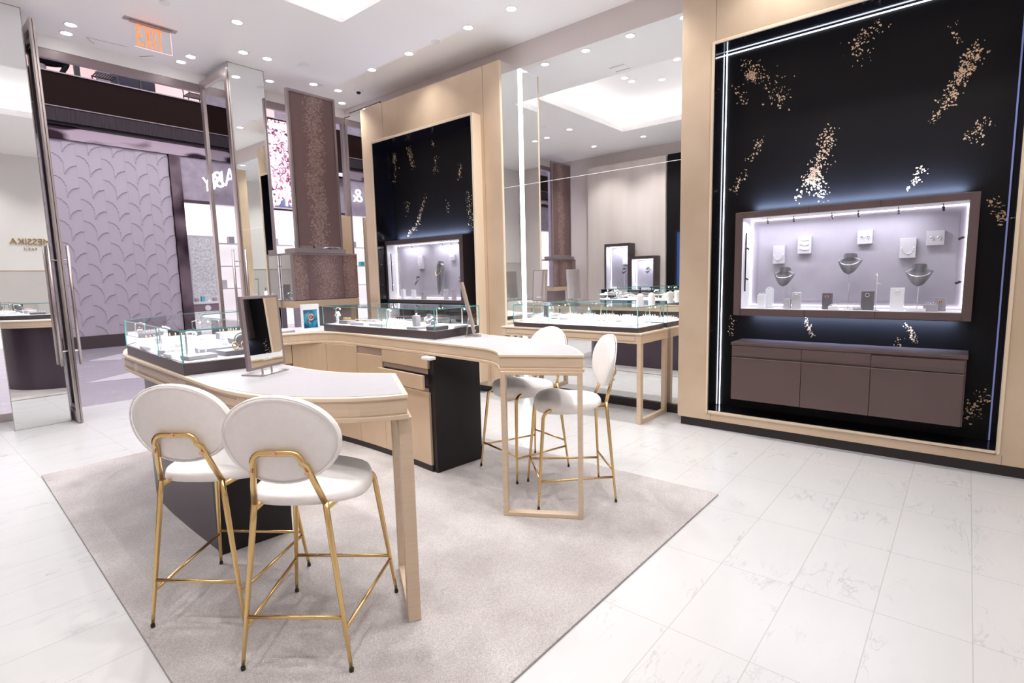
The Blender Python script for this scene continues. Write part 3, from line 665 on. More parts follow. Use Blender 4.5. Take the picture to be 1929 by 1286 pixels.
# ================================================================== SALES COUNTER
T = 1.03
OUT = [(1.37, 1.745), (1.29, 1.785), (1.163, 1.902), (1.03, 2.12), (.968, 2.35), (.955, 2.6), (.970, 2.85), (.984, 3.10), (1.011, 3.575), (1.040, 4.15), (1.075, 4.50), (1.22, 4.93), (1.55, 5.22), (1.95, 5.33), (2.5, 5.35),
       (3.0, 5.24), (3.25, 4.95), (3.31, 4.5), (3.30, 3.8), (3.285, 3.25), (3.20, 2.98), (3.18, 2.70), (3.14, 2.42), (3.06, 2.18), (2.945, 2.0), (2.80, 1.845), (2.66, 1.722),
       (2.407, 2.179), (2.50, 2.27), (2.575, 2.40), (2.603, 2.55), (2.635, 3.0), (2.668, 3.55), (2.703, 4.15), (2.70, 4.45), (2.60, 4.66), (2.37, 4.735), (2.0, 4.75), (1.70, 4.68), (1.53, 4.48), (1.49, 4.1), (1.481, 3.4), (1.472, 2.95), (1.475, 2.62), (1.53, 2.40), (1.65, 2.193)]
keep = (0, 26, 27, len(OUT)-1)
TOP = smoothpoly(OUT, 2, keep)
ct = thing('sales_counter', 'champagne U-shaped jewellery sales counter with two curved desk ends on black plinths', 'counter', (2.2, 4.0, 0))
b = B(); b.prism(offset(TOP, .008), .926, T-.016); b.done('fascia_core', tan_wood, ct)
b = B(); b.prism(TOP, T-.016, T); b.done('top_edge', tan_light, ct, bevel=.003)
b = B(); b.prism(offset(TOP, .022), T-.001, T+.0015); b.done('top_inlay', inlay, ct)
b = B(); b.prism(offset(TOP, .0), .926, .946); b.done('lower_moulding', tan_wood, ct, bevel=.003)
b = B(); b.prism(offset(TOP, .006), .953, 1.007); b.done('fascia_band', tan_wood, ct, bevel=.001)
# drawer seam grooves on the outer left fascia
b = B()
for (y0, y1) in ((3.18, 4.02), (4.12, 4.5), (2.42, 3.05)):
    for z in (.962, .998): 
        P = []
        for k in range(13):
            y = y0+(y1-y0)*k/12
            # x on outline
            xs = [a[0]+(c[0]-a[0])*(y-a[1])/(c[1]-a[1]) for a, c in zip(OUT[3:12], OUT[4:13]) if a[1] <= y <= c[1]]
            P.append((xs[0]+.004, y, z))
        b.tube(P, .0028, 5)
b.done('fascia_groove', tan_dark, ct)
# carcass
CO = [(1.078, 3.086), (1.085, 3.6), (1.105, 4.1), (1.16, 4.5), (1.32, 4.86), (1.62, 5.08), (2.0, 5.16), (2.5, 5.17), (2.86, 5.08), (3.07, 4.85), (3.13, 4.45), (3.12, 3.8), (3.09, 3.02),
      (2.65, 3.06), (2.68, 3.4), (2.709, 3.74), (2.714, 4.2), (2.70, 4.49), (2.62, 4.70), (2.46, 4.83), (2.2, 4.86), (1.9, 4.84), (1.66, 4.72), (1.52, 4.45), (1.48, 4.1), (1.475, 3.5), (1.468, 3.049)]
CK = (0, 12, 13, 26)
CS = smoothpoly(CO, 3, CK)
b = B(); b.prism(offset(CS, .02), 0.012, .927); b.done('plinth', M('dark_plum_plinth', (.06, .040, .056), .32, 0, .5), ct)
b = B(); b.prism(offset([(2.645, 3.05), (3.095, 3.01), (3.10, 3.10), (2.655, 3.13)], 0), .0125, .926); b.done('black_end_panel', black_satin, ct, bevel=.002)
b = B(); b.prism([(1.085, 3.075), (1.476, 3.038), (1.478, 3.10), (1.088, 3.12)], .0125, .926); b.done('black_end_panel', black_satin, ct, bevel=.002)
# inner cladding along the inside of the U
IN = [(2.650, 3.10), (2.678, 3.4), (2.705, 3.74), (2.710, 4.2), (2.696, 4.49), (2.612, 4.69), (2.45, 4.815), (2.2, 4.845), (1.9, 4.825), (1.67, 4.71), (1.535, 4.44), (1.494, 4.1), (1.488, 3.5), (1.482, 3.10)]
def chaik_open(P, it=2):
    for _ in range(it):
        Q = [P[0]]
        for i in range(len(P)-1):
            a, c = P[i], P[i+1]; Q += [(a[0]*.75+c[0]*.25, a[1]*.75+c[1]*.25), (a[0]*.25+c[0]*.75, a[1]*.25+c[1]*.75)]
        Q.append(P[-1]); P = Q
    return P
INs = chaik_open(IN)
acc = [0]
for i in range(1, len(INs)): acc.append(acc[-1]+math.hypot(INs[i][0]-INs[i-1][0], INs[i][1]-INs[i-1][1]))
LT = acc[-1]
def at(s):
    s = max(0, min(LT, s))
    for i in range(1, len(INs)):
        if s <= acc[i]:
            t = (s-acc[i-1])/(acc[i]-acc[i-1]); a, c = INs[i-1], INs[i]
            d = Vector((c[0]-a[0], c[1]-a[1])).normalized()
            return Vector((a[0]+(c[0]-a[0])*t, a[1]+(c[1]-a[1])*t)), Vector((-d.y, d.x))
def clad(name, s0, s1, z0, z1, th=.02, mat=tan_metal, out=0.0, bev=.0015):
    n = max(2, int((s1-s0)/.05)+1); P = [at(s0+(s1-s0)*k/(n-1)) for k in range(n)]
    a = [(p+q*(out)).to_tuple() for p, q in P]; c = [(p+q*(th+out)).to_tuple() for p, q in P]
    b = B(); b.prism(c+a[::-1], z0, z1); return b.done(name, mat, ct, bevel=bev)
# direction check: the normal must point to the open inside of the U
p_, n_ = at(.3)
SG = 1 if n_.x < 0 else -1
if SG < 0:
    _at = at
    def at(s): p, q = _at(s); return p, -q
g = .002
s_a, s_b, s_c, s_d, s_e = .0, .64, 1.02, 1.46, 1.80
clad('drawer', s_a+g, s_b-g, .82, .924); clad('drawer_recess', s_a+.02, s_b-g, .775, .82, .006, tan_dark)
clad('drawer', s_a+g, s_b-g, .665, .775, .02, out=.05); clad('drawer_recess', s_a+.02, s_b-g, .635, .665, .006, tan_dark)
clad('door', s_a+g, s_b-g, .065, .635)
clad('door', s_b+g, s_c-g, .065, .86); clad('door_recess', s_b+g, s_c-g, .86, .924, .004, tan_dark)
clad('door', s_c+g, s_d-g, .065, .924)
clad('door', s_d+g, s_e-g, .065, .924)
s = s_e
k = 0
while s < LT-.2:
    e = min(LT, s+(.30 if k % 2 == 0 else .38))
    if k == 1: clad('drawer', s+g, e-g, .745, .80); clad('drawer_recess', s+g, e-g, .80, .87, .004, black_satin)
    else: clad('drawer', s+g, e-g, .745, .924)
    clad('drawer_recess', s+g, e-g, .70, .745, .005, tan_dark)
    clad('door', s+g, e-g, .065, .70)
    s = e; k += 1
clad('toe_kick', 0, LT, .0125, .065, .012, toe_black)
b = B(); b.box(2.56, 2.62, 2.99, 3.09, .902, .926); b.done('socket_box', plastic_white, ct, bevel=.006)
# desk frames
def leg_frame(pa, pb, z1, w, nm_mat, depth):
    """flat U frame: two legs and a foot bar, wide face across the line pa-pb"""
    a, c = Vector(pa), Vector(pb); d = (c-a).normalized(); n = Vector((-d.y, d.x)); r = w/2
    def post(p):
        b = B(); q = [p-d*r-n*depth/2, p+d*r-n*depth/2, p+d*r+n*depth/2, p-d*r+n*depth/2]
        b.prism([v.to_tuple() for v in q], .0125, z1); b.done('leg', nm_mat, ct, bevel=.002)
    post(a+d*r); post(c-d*r)
    b = B(); p, q = a+d*w, c-d*w
    b.prism([(p-n*depth/2).to_tuple(), (q-n*depth/2).to_tuple(), (q+n*depth/2).to_tuple(), (p+n*depth/2).to_tuple()], .0125, .0125+w*.8); b.done('foot_rail', nm_mat, ct, bevel=.002)
    b = B(); b.prism([(p-n*depth/2).to_tuple(), (q-n*depth/2).to_tuple(), (q+n*depth/2).to_tuple(), (p+n*depth/2).to_tuple()], z1-w*.7, z1); b.done('head_rail', nm_mat, ct, bevel=.002)
leg_frame((2.418, 2.172), (2.668, 1.742), .927, .030, tan_wood, .055)
leg_frame((1.372, 1.775), (1.618, 2.165), .927, .062, tan_wood, .055)

# ================================================================== GLASS DISPLAY CASES
def glass_case(name, label, pts, z0, zb, z1, dividers=(), bars=(), posts=(), group=None, corners=None):
    cx = sum(p[0] for p in pts)/len(pts); cy = sum(p[1] for p in pts)/len(pts)
    t = thing(name, label, 'display case', (cx, cy, z0), 0, group)
    b = B(); b.prism(pts, z0, zb); b.done('base', taupe_dark, t, bevel=.003)
    b = B(); b.prism(offset(pts, .012), zb, zb+.003); b.done('white_floor', case_floor, t)
    b = B(); glass_box(b, pts, zb, z1, .007, corners); b.done('glass_box', [glass, glass_edge], t)
    for (p, q) in dividers:
        b = B(); b.add([(*p, zb), (*q, zb), (*q, z1-.008), (*p, z1-.008)], [(0, 1, 2, 3)])
        d = .002
        b.box(p[0]-d, p[0]+d, p[1]-d, p[1]+d, zb, z1-.008, 1)
        b.done('glass_divider', [glass, glass_edge], t)
    for (x, y) in posts:
        b = B(); b.tube([(x, y, zb+.002), (x, y, zb+(z1-zb)*.86)], .0045, 8); b.lathe([(0, zb+.003), (.014, zb+.003), (.014, zb+.010), (.004, zb+.016)], x, y, 12)
        b.done('light_post', silver, t)
        b = B(); h = zb+(z1-zb)*.86
        b.tube([(x, y, h), (x+.04, y+.02, h+.004), (x+.06, y+.03, h-.006)], .004, 8); b.done('light_arm', silver, t)
        b = B(); b.lathe([(0, -.006), (.006, 0), (0, .006)], 0, 0, 8, mat4=Matrix.Translation((x+.062, y+.031, h-.010))); b.done('bulb', bulb, t)
    return t
CL = [(.992, 3.072), (1.47, 3.005), (1.475, 3.7), (1.49, 4.2), (1.62, 4.50), (1.85, 4.64), (2.11, 4.68), (2.11, 4.94), (1.80, 4.90), (1.45, 4.76), (1.20, 4.55), (1.085, 4.38), (1.035, 3.7)]
glass_case('glass_display_case', 'glass jewellery case on the left arm of the counter, behind the two front bar stools', CL, T+.0015, 1.093, 1.264, [((1.012, 3.50), (1.474, 3.50))],
           posts=((1.05, 3.18), (1.09, 3.72), (1.13, 4.33), (1.40, 3.20), (1.40, 4.1)), corners=(0, 1, 6, 7, 11))
CR = [(2.735, 3.125), (3.275, 3.172), (3.285, 3.9), (3.28, 4.60), (2.705, 4.655), (2.722, 4.0), (2.735, 3.5)]
glass_case('glass_display_case', 'glass jewellery case on the right arm of the counter, in front of the black bay', CR, T+.0015, 1.093, 1.264, [((2.728, 3.72), (3.28, 3.74)), ((2.727, 3.78), (3.28, 3.80))],
           posts=((3.20, 3.30), (3.2, 3.62), (2.80, 3.80), (3.2, 4.3), (2.78, 4.55)), corners=(0, 1, 3, 4))
# inner white light just under the glass tops
for nm, x, y, sx, sy, p in (('case_light', 1.25, 3.75, .25, 1.1, 5.5), ('case_light', 1.9, 4.78, .5, .1, 1.5), ('case_light', 3.0, 3.9, .3, 1.2, 6)):
    area_light(nm, (x, y, 1.250), (0, 0, 0), sx, sy, p*.7, (.95, .97, 1))

# ------------------------------------------------------------------ jewellery in the cases
def pad(x, y, z, w, d, h, a, mat, label, items='rings', seed=0, grp=None, cols=None, metal=rose_gold, tilt=0):
    rnd = random.Random(seed*13+5)
    t = thing('jewellery_pad', label, 'jewellery pad', (x, y, z), a, grp)
    b = B(); b.box(-w/2, w/2, -d/2, d/2, 0, h); b.done('pad', mat, t, bevel=.003, world=False)
    return t
def ring(x, y, z, r, a, mat, label, grp, proto={}):
    key = (round(r, 4), mat.name)
    if key not in proto:
        b = B(); b.tube([(r*math.cos(k*PI/9), 0, r+r*math.sin(k*PI/9)) for k in range(18)], r*.16, 6, closed=True)
        b.lathe([(0, 2*r-.001), (r*.35, 2*r+r*.15), (0, 2*r+r*.5)], 0, 0, 6, mi=1)
        o = b.done('ring', [mat, silver], smooth=True); proto[key] = o
    else:
        o = proto[key].copy(); C.objects.link(o)
    o.location = (x, y, z); o.rotation_euler = (0, 0, a); tag(o, label, 'ring', grp); return o
def bangle(x, y, z, r, a, tilt, mat, label, grp=None):
    t = thing('bracelet', label, 'bracelet', (x, y, z), a, grp)
    b = B(); b.tube([(r*math.cos(k*PI/12), r*math.sin(k*PI/12)*math.cos(tilt), r*math.sin(tilt)+.004+r*math.sin(k*PI/12)*math.sin(tilt)) for k in range(24)], .0035, 6, closed=True)
    b.done('hoop', mat, t, world=False, smooth=True)
    return t
zf = 1.0965
def row(x, y, z, a, n, step, r, mat, label, grp):
    for k in range(n):
        s_ = (k-(n-1)/2)*step
        ring(x+s_*math.cos(a), y+s_*math.sin(a), z, r, a+PI/2*.9, mat, label, grp)
# left case, listed from the near glass corner inwards
LP = [(1.11, 3.19, .15, .10, .022, .08, suede, 'small grey pad nearest the front glass corner of the left case', 'row of pale rings on the pad nearest the left case corner'),
      (1.33, 3.20, .22, .13, .028, .05, suede_dark, 'dark grey pad under the upright round brooch stand in the left case', None),
      (1.08, 3.40, .12, .10, .02, .1, acrylic, 'small white block beside the first light post in the left case', 'rings on the small white block in the left case'),
      (1.28, 3.40, .20, .12, .03, -.1, suede_dark, 'dark pad with gold rings in the middle front of the left case', 'gold rings on the dark pad in the middle front of the left case'),
      (1.14, 3.60, .20, .07, .024, .3, suede, 'long grey pad behind the small white block in the left case', 'rings on the long grey pad in the left case'),
      (1.32, 3.78, .24, .13, .034, .05, suede, 'big grey tray across the middle of the left case', 'rings on the big grey tray in the left case'),
      (1.12, 3.92, .12, .16, .022, .1, pale_suede, 'pale pad near the outer glass in the left case', 'rings on the pale pad near the outer glass'),
      (1.30, 4.12, .22, .12, .05, .1, suede, 'raised grey tray towards the far bend of the left case', 'rings on the raised grey tray'),
      (1.22, 4.36, .12, .10, .03, .4, pale_suede, 'pale block at the far bend of the left case', 'rings on the pale block at the far bend'),
      (1.60, 4.66, .20, .10, .03, .6, suede_dark, 'dark pad in the curved back of the left case', 'rings on the dark pad in the curved back'),
      (1.92, 4.79, .18, .10, .03, .1, suede, 'grey pad at the right end of the curved left case', 'rings on the grey pad at the curved end')]
for i, (x, y, w, d, h, a, m, lab, rl) in enumerate(LP):
    pad(x, y, zf, w, d, h, a, m, lab, seed=i)
    if rl: row(x, y, zf+h, a, 5 if w > .15 else 3, w/6.2 if w > .15 else w/4, .0105, rose_gold if i % 3 else silver, 'ring, one of the '+rl if len(rl.split()) < 13 else rl, rl)
RP = [(2.83, 3.20, .15, .10, .03, .1, suede_dark, 'dark pad nearest the front corner of the right case', None),
      (3.05, 3.22, .17, .13, .02, .05, pale_suede, 'flat pale pad behind the dark corner pad in the right case', None),
      (2.86, 3.42, .22, .13, .018, .0, suede, 'flat grey base under the necklace stands in the right case', None),
      (2.83, 3.94, .11, .20, .022, .0, suede, 'grey pad by the glass joint in the right case', 'rings on the grey pad by the glass joint'),
      (2.82, 4.22, .10, .20, .025, .05, suede, 'grey pad in the far half of the right case', 'rings on the grey pad in the far half of the right case'),
      (3.06, 4.0, .14, .24, .02, .0, pale_suede, 'pale pad along the middle of the right case', 'rings on the pale pad along the middle of the right case'),
      (2.84, 4.47, .10, .12, .03, .1, suede_dark, 'dark pad at the far end of the right case', 'rings on the dark pad at the far end of the right case'),
      (3.08, 4.42, .14, .14, .02, .1, suede_dark, 'dark square pad by the back glass of the right case', None),
      (3.06, 3.58, .14, .10, .025, 0, suede, 'grey pad between the stands and the back glass of the right case', 'rings on the grey pad behind the stands')]
for i, (x, y, w, d, h, a, m, lab, rl) in enumerate(RP):
    pad(x, y, zf, w, d, h, a, m, lab, seed=i+30)
    if rl: row(x, y, zf+h, a+PI/2, 6, d/7, .011, rose_gold if i % 2 else gold, 'ring, one of the '+rl if len(rl.split()) < 13 else rl, rl)
# upright pieces
def round_stand(x, y, z, r, a, label, mat=suede_dark):
    t = thing('round_brooch_stand', label, 'jewellery stand', (x, y, z), a)
    b = B(); b.lathe([(0, -.004), (r, -.004), (r, .004), (0, .004)], n=24, mat4=Matrix.Translation((0, 0, r+.002)) @ Matrix.Rotation(PI/2*.86, 4, 'Y')); b.done('disc', mat, t, world=False)
    b = B(); b.tube([(.008+.12*(r*.0), (r*.72)*math.cos(k*PI/10), r+.002+r*.72*math.sin(k*PI/10)) for k in range(20)], .003, 6, closed=True); b.done('jewel_ring', silver, t, world=False, smooth=True)
    return t
round_stand(1.345, 3.20, zf+.028, .045, -2.2, 'upright dark disc stand with silver ring on the dark pad beside the table mirror')
bangle(1.285, 3.15, zf+.028, .02, .4, 1.3, gold, 'small gold hoop standing left of the dark disc in the left case')
bangle(1.33, 3.13, zf+.028, .022, .2, 1.3, rose_gold, 'rose gold hoop standing in front of the dark disc in the left case')
bangle(1.41, 3.15, zf, .022, .2, 1.2, gold, 'gold hoop standing right of the dark disc, by the table mirror')
round_stand(2.98, 3.42, zf, .03, -2.4, 'small dark ball-shaped disc stand in the right case')
t = thing('display_block', 'upright grey block stand with a jewel on top in the right case', 'jewellery stand', (2.83, 3.45, zf+.018))
b = B(); b.box(2.805, 2.855, 3.43, 3.475, zf+.018, zf+.105); b.done('block', suede, t, bevel=.002)
b = B(); b.lathe([(0, 0), (.008, .008), (0, .02)], 0, 0, 6, mat4=Matrix.Translation((2.83, 3.45, zf+.106))); b.done('jewel', silver, t)
neck_bust(2.90, 3.37, zf+.018, zf+.035, .085, PI+.5, 'tiny silver necklace bust beside the grey block in the right case', None)
for i, (x, y) in enumerate(((2.80, 3.70), (2.83, 3.66), (2.86, 3.63))): bangle(x, y, zf, .026, .9, 1.25, gold if i != 1 else rose_gold, 'gold bangle standing at the glass joint of the right case', 'three bangles at the glass joint')
t = thing('bracelet_cone', 'small round silver jewel stand at the far end of the right case', 'jewellery stand', (2.80, 4.56, zf))
b = B(); b.lathe([(0, 0), (.04, 0), (.04, .012), (.012, .02), (.008, .06), (.03, .075), (.02, .11), (0, .115)], 2.80, 4.56, 16, mat4=Matrix.Translation((0, 0, zf))); b.done('cone', silver, t, smooth=True)

# ------------------------------------------------------------------ things on the counter
def table_mirror(name, label, p, nrm, w, h, tilt, z, frame_mat, gap=.03):
    """desk mirror: square steel foot, wire strut and framed glass leaning back, facing nrm"""
    ang = math.atan2(nrm[1], nrm[0])
    t = thing(name, label, 'table mirror', (p[0], p[1], z), ang)
    R4 = Matrix.Translation((0, 0, gap)) @ Matrix.Rotation(-tilt, 4, 'Y')
    b = B(); b.box(-.009, .009, -w/2, w/2, 0, h, mat4=R4); b.done('frame', frame_mat, t, bevel=.002, world=False)
    b = B(); b.box(.009, .0102, -w/2+.018, w/2-.018, .014, h-.014, mat4=R4); b.done('mirror_glass', mirror, t, world=False)
    b = B(); b.box(-.075, .055, -w*.36, w*.36, 0, .006); b.done('foot_plate', steel, t, world=False, bevel=.002)
    b = B(); b.tube([(0, -.035, .006), (-.004, -.035, gap+.02)], .005, 8); b.tube([(0, .035, .006), (-.004, .035, gap+.02)], .005, 8); b.done('neck', steel, t, world=False)
    b = B(); yy = w*.17; zt = gap+h*.52
    b.tube([(-.065, -yy, .006), (-.03, -yy, zt), (-.03, yy, zt), (-.065, yy, .006)], .0025, 6); b.done('wire_strut', silver, t, world=False)
    text('lettering', 'MESSIKA', .020, .0004, plastic_white, t, OFFS[t.name] @ R4 @ basis((.0106, 0, .035), (0, 1, 0), (0, 0, 1), (1, 0, 0)), 1.0)
    return t
table_mirror('table_mirror', 'framed table mirror standing on the front left desk', (1.278, 2.775), (.431, -.902), .272, .37, .05, T+.0015, steel_dark)
table_mirror('table_mirror', 'table mirror seen edge-on at the near end of the right glass case', (3.07, 3.03), (.66, -.75), .20, .41, .22, T+.0015, steel)
# picture frame
t = thing('picture_frame', 'white acrylic frame with a blue jewel photo, left of the right glass case', 'picture frame', (2.62, 4.70, T+.0015))
b = B(); b.box(2.52, 2.70, 4.712, 4.722, 1.035, 1.285); b.box(2.52, 2.70, 4.69, 4.745, 1.0316, 1.037); b.done('acrylic_frame', acrylic, t, bevel=.002)
bluepic = noise_tint(M('blue_photo', (.02, .1, .2), .2, emit=(0, .1, .2), es=.3), (.004, .012, .05), (.03, .42, .60), 14, (1, 1, 1), 4, 0, .42, .72)
b = B(); b.box(2.542, 2.678, 4.7105, 4.712, 1.065, 1.235); b.done('photo', bluepic, t)
b = B(); b.tube([(2.612+.026*math.cos(k*PI/10), 4.7095, 1.165+.026*math.sin(k*PI/10)) for k in range(20)], .006, 6, closed=True); b.tube([(2.612+.010*math.cos(k*PI/6), 4.7095, 1.165+.010*math.sin(k*PI/6)) for k in range(12)], .003, 6, closed=True)
b.tube([(2.595, 4.7095, 1.145), (2.588, 4.7095, 1.12), (2.603, 4.7095, 1.105)], .005, 6); b.done('pictured_ring', rose_gold, t)
t = thing('jewellery_pad', 'grey velvet pad on the back of the counter, left of the white picture frame', 'jewellery pad', (2.38, 4.84, T+.0015))
b = B(); b.box(2.25, 2.50, 4.80, 4.94, 1.0315, 1.052); b.done('pad', suede, t, bevel=.005)

# ================================================================== BAR STOOLS
def make_stool(label):
    t = thing('bar_stool', label, 'bar stool', (0, 0, 0), 0, None)
    def seat(u, v):
        # u around, v 0 centre-bottom .. 1 centre-top
        return None
    # seat: rounded shield, saddle shaped
    nu, nv = 36, 12
    def rad(a):
        c, s_ = math.cos(a), math.sin(a)
        rx = .235 if c > 0 else .215; ry = .228
        e = 2.35
        return (abs(c/rx)**e+abs(s_/ry)**e)**(-1/e)
    def top_z(x, y):
        q = y/.228; f = (x+.215)/.45
        return .678+.046*max(0, 1-q*q)*math.exp(-((x-.10)/.13)**2) - .030*max(0, (x-.12)/.115)**2 - .010*q*q
    prof = []
    for k in range(nv+1):
        v = k/nv
        prof.append(v)
    def f(u, v):
        a = u*2*PI; r = rad(a)
        if v < .5:      # underside
            w = v/.5; k = min(1, w*1.25); x, y = r*k*.93*math.cos(a), r*k*.93*math.sin(a)
            if w > .8: k2 = (w-.8)/.2; x, y = r*(.93+.07*math.sin(k2*PI/2))*math.cos(a), r*(.93+.07*math.sin(k2*PI/2))*math.sin(a)
            zt = top_z(x, y); zb = .607+.034*max(0, -x-.02)/.19+(-.012*(1-(y/.228)**2) if x > 0 else 0)+.4*max(0, zt-.70)*0
            k3 = max(0, (w-.8)/.2); return (x, y, zb+(zt-.034-zb)*(1-math.cos(k3*PI/2)))
        w = (v-.5)/.5
        if w < .35: k2 = w/.35; rr = .93+.07*math.cos(k2*PI/2); x, y = r*rr*math.cos(a), r*rr*math.sin(a); zt = top_z(x, y); return (x, y, zt-.036+.036*math.sin(k2*PI/2))
        k = (1-w)/.65*.93; x, y = r*k*math.cos(a), r*k*math.sin(a); return (x, y, top_z(x, y)+.006*(1-k))
    b = B(); b.grid(f, nu, 23, closed_u=True); o = b.done('seat', white_leather, t, world=False, smooth=True)
    # backrest: curved oval cushion
    lean = .16
    def bk(u, v, half):
        a = u*2*PI
        return None
    b = B(); W2, H2 = .222, .172
    def g_(u, v):
        a = u*2*PI; ph = v*PI       # superellipsoid-like oval cushion
        rr = math.sin(ph)**.55; th = math.cos(ph); th = (abs(th)**.7)*(1 if th > 0 else -1)*.026
        y = W2*rr*math.cos(a)*(1+.0*math.sin(a)); zz = H2*rr*math.sin(a)*(1.0 if math.sin(a) > 0 else 1.02)
        x = -.262+th-lean*zz+.55*y*y
        return (x, y, .915+zz)
    b.grid(g_, 40, 17, closed_u=True); b.done('backrest', white_leather, t, world=False, smooth=True)
    b = B(); P = [(-.262-.020-lean*(H2*.975*math.sin(a))+.55*(W2*.975*math.cos(a))**2, W2*.975*math.cos(a), .915+H2*.975*math.sin(a)) for a in [2*PI*k/48 for k in range(48)]]
    b.tube(P, .0035, 6, closed=True); b.done('piping', white_leather, t, world=False, smooth=True)
    # gold frame
    r = .0115
    def taper(p, q, n=9): 
        return [Vector(p).lerp(Vector(q), k/(n-1)) for k in range(n)]
    for s_ in (1, -1):
        P = taper((-.265, s_*.213, .012), (-.222, s_*.137, .66)); b = B(); b.tube(P, [r*(.62+.38*min(1, k/6)) for k in range(9)], 12); o = b.done('leg', gold, t, world=False, smooth=True)
        b = B(); b.lathe([(0, .0), (.009, .0), (.009, .014), (0, .014)], -.265, s_*.213, 10); b.done('foot_cap', black_plastic, o, world=False)
        P = taper((.255, s_*.243, .012), (.205, s_*.185, .585)); last = P[-1]
        for k in range(1, 6):
            th = k*PI/10; P.append(Vector((.205-.004*k-.045*(1-math.cos(th)), s_*(.185-.008*k/5), .585+.047*math.sin(th))))
        P += [Vector((.08, s_*.165, .630)), Vector((-.222, s_*.137, .634))]
        b = B(); b.tube(P, [r*(.62+.38*min(1, k/6)) for k in range(len(P))], 12); o = b.done('leg', gold, t, world=False, smooth=True)
        b = B(); b.lathe([(0, .0), (.009, .0), (.009, .014), (0, .014)], .255, s_*.243, 10); b.done('foot_cap', black_plastic, o, world=False)
    # back hoop
    P = [Vector((-.222, .137, .655)), Vector((-.252, .118, .74)), Vector((-.275, .098, .82))]
    for k in range(7):
        th = k/6*PI/2; P.append(Vector((-.292-.004*math.sin(th), .098-.016-.028*(1-math.cos(th))+.010*math.cos(th)-.0, .835+.040*math.sin(th))))
    Q = [Vector((p.x, -p.y, p.z)) for p in P[::-1]]
    b = B(); b.tube(P+Q, r, 12); b.done('back_hoop', gold, t, world=False, smooth=True)
    b = B()
    for (x, y, z) in ((-.309, 0, .877), (-.286, .103, .795), (-.286, -.103, .795)): b.lathe([(0, -.004), (.008, -.004), (.008, .004), (0, .004)], 0, 0, 10, mat4=Matrix.Translation((x-.0, y, z)) @ Matrix.Rotation(PI/2, 4, 'Y'))
    b.done('screw', rose_gold, t, world=False)
    def lerp(p, q, z): k = (z-p[2])/(q[2]-p[2]); return Vector(p).lerp(Vector(q), k)
    bl = lambda s_, z: lerp((-.265, s_*.213, .012), (-.222, s_*.137, .66), z); fl = lambda s_, z: lerp((.255, s_*.243, .012), (.205, s_*.185, .585), z)
    for nm, p, q in (('back_rail', bl(1, .212), bl(-1, .212)), ('footrest', fl(1, .195), fl(-1, .195)), ('side_rail', bl(1, .165), fl(1, .178)), ('side_rail', bl(-1, .165), fl(-1, .178))):
        b = B(); b.tube([p, q], .0075, 10); b.done(nm, gold, t, world=False, smooth=True)
    b = B(); b.tube([(-.13, .142, .628), (-.13, -.142, .628)], .009, 10); b.tube([(.10, .168, .630), (.10, -.168, .630)], .009, 10); b.done('seat_support', gold, t, world=False, smooth=True)
    return t
st = make_stool('white and gold bar stool in front of the left desk, the nearest of the four')
RZ = .0122
def setst(o, fb, ff): 
    m = ((fb[0]+ff[0])/2, (fb[1]+ff[1])/2); a = math.atan2(ff[1]-fb[1], ff[0]-fb[0]); return (m[0], m[1], RZ), a
l1, a1 = setst(st, (.903, 1.905), (1.318, 2.218)); st.location = l1; st.rotation_euler = (0, 0, a1)
dup(st, *setst(st, (.764, 2.486), (1.195, 2.788)), 'white and gold bar stool left of the nearest one, overlapped by its round back')
dup(st, *setst(st, (3.133, 1.858), (2.755, 2.214)), 'white and gold bar stool seen side-on through the right desk leg frame')
dup(st, *setst(st, (3.403, 2.532), (2.893, 2.660)), 'white and gold bar stool behind the right desk, farthest of the four')
# ================================================================== MIRROR WALL TABLE
ctb = thing('console_table', 'champagne wood table along the mirrored wall carrying a long glass case', 'table', (5.08, 3.34, 0))
b = B(); b.box(4.765, 5.394, 2.425, 4.26, .900, .916); b.done('top', tan_light, ctb, bevel=.003)
b = B(); b.box(4.775, 5.392, 2.435, 4.25, .822, .900); b.done('apron', tan_wood, ctb, bevel=.002)
b = B(); b.box(4.770, 5.393, 2.430, 4.255, .812, .826); b.done('moulding', tan_wood, ctb, bevel=.002)
for (y0, y1) in ((2.50, 3.35), (3.42, 4.18)):
    b = B(); b.box(4.7725, 4.776, y0, y1, .838, .886); b.done('drawer_face', tan_wood, ctb, bevel=.001)
    b = B(); b.box(4.7735, 4.7755, y0-.006, y1+.006, .832, .892); b.done('drawer_groove', tan_dark, ctb)
for y in (2.435, 4.205):
    for x in (4.775, 5.332):
        b = B(); b.box(x, x+.055, y, y+.045, 0, .815); b.done('leg', tan_wood, ctb, bevel=.003)
    b = B(); b.box(4.83, 5.332, y, y+.045, 0, .045); b.done('foot_rail', tan_wood, ctb, bevel=.002)
glass_case('glass_display_case', 'long bright glass jewellery case on the table against the mirrored wall', [(4.80, 2.48), (5.385, 2.48), (5.385, 4.085), (4.80, 4.085)], .9165, .965, 1.172,
           [((4.80, 3.574), (5.38, 3.574)), ((4.80, 3.023), (5.38, 3.023))], posts=((4.87, 3.62), (4.87, 3.10), (5.30, 2.6), (5.3, 3.8), (5.3, 3.2)))
area_light('case_light', (5.09, 3.28, 1.16), (0, 0, 0), .3, 1.4, 5, (.97, .98, 1))
zf = .9685
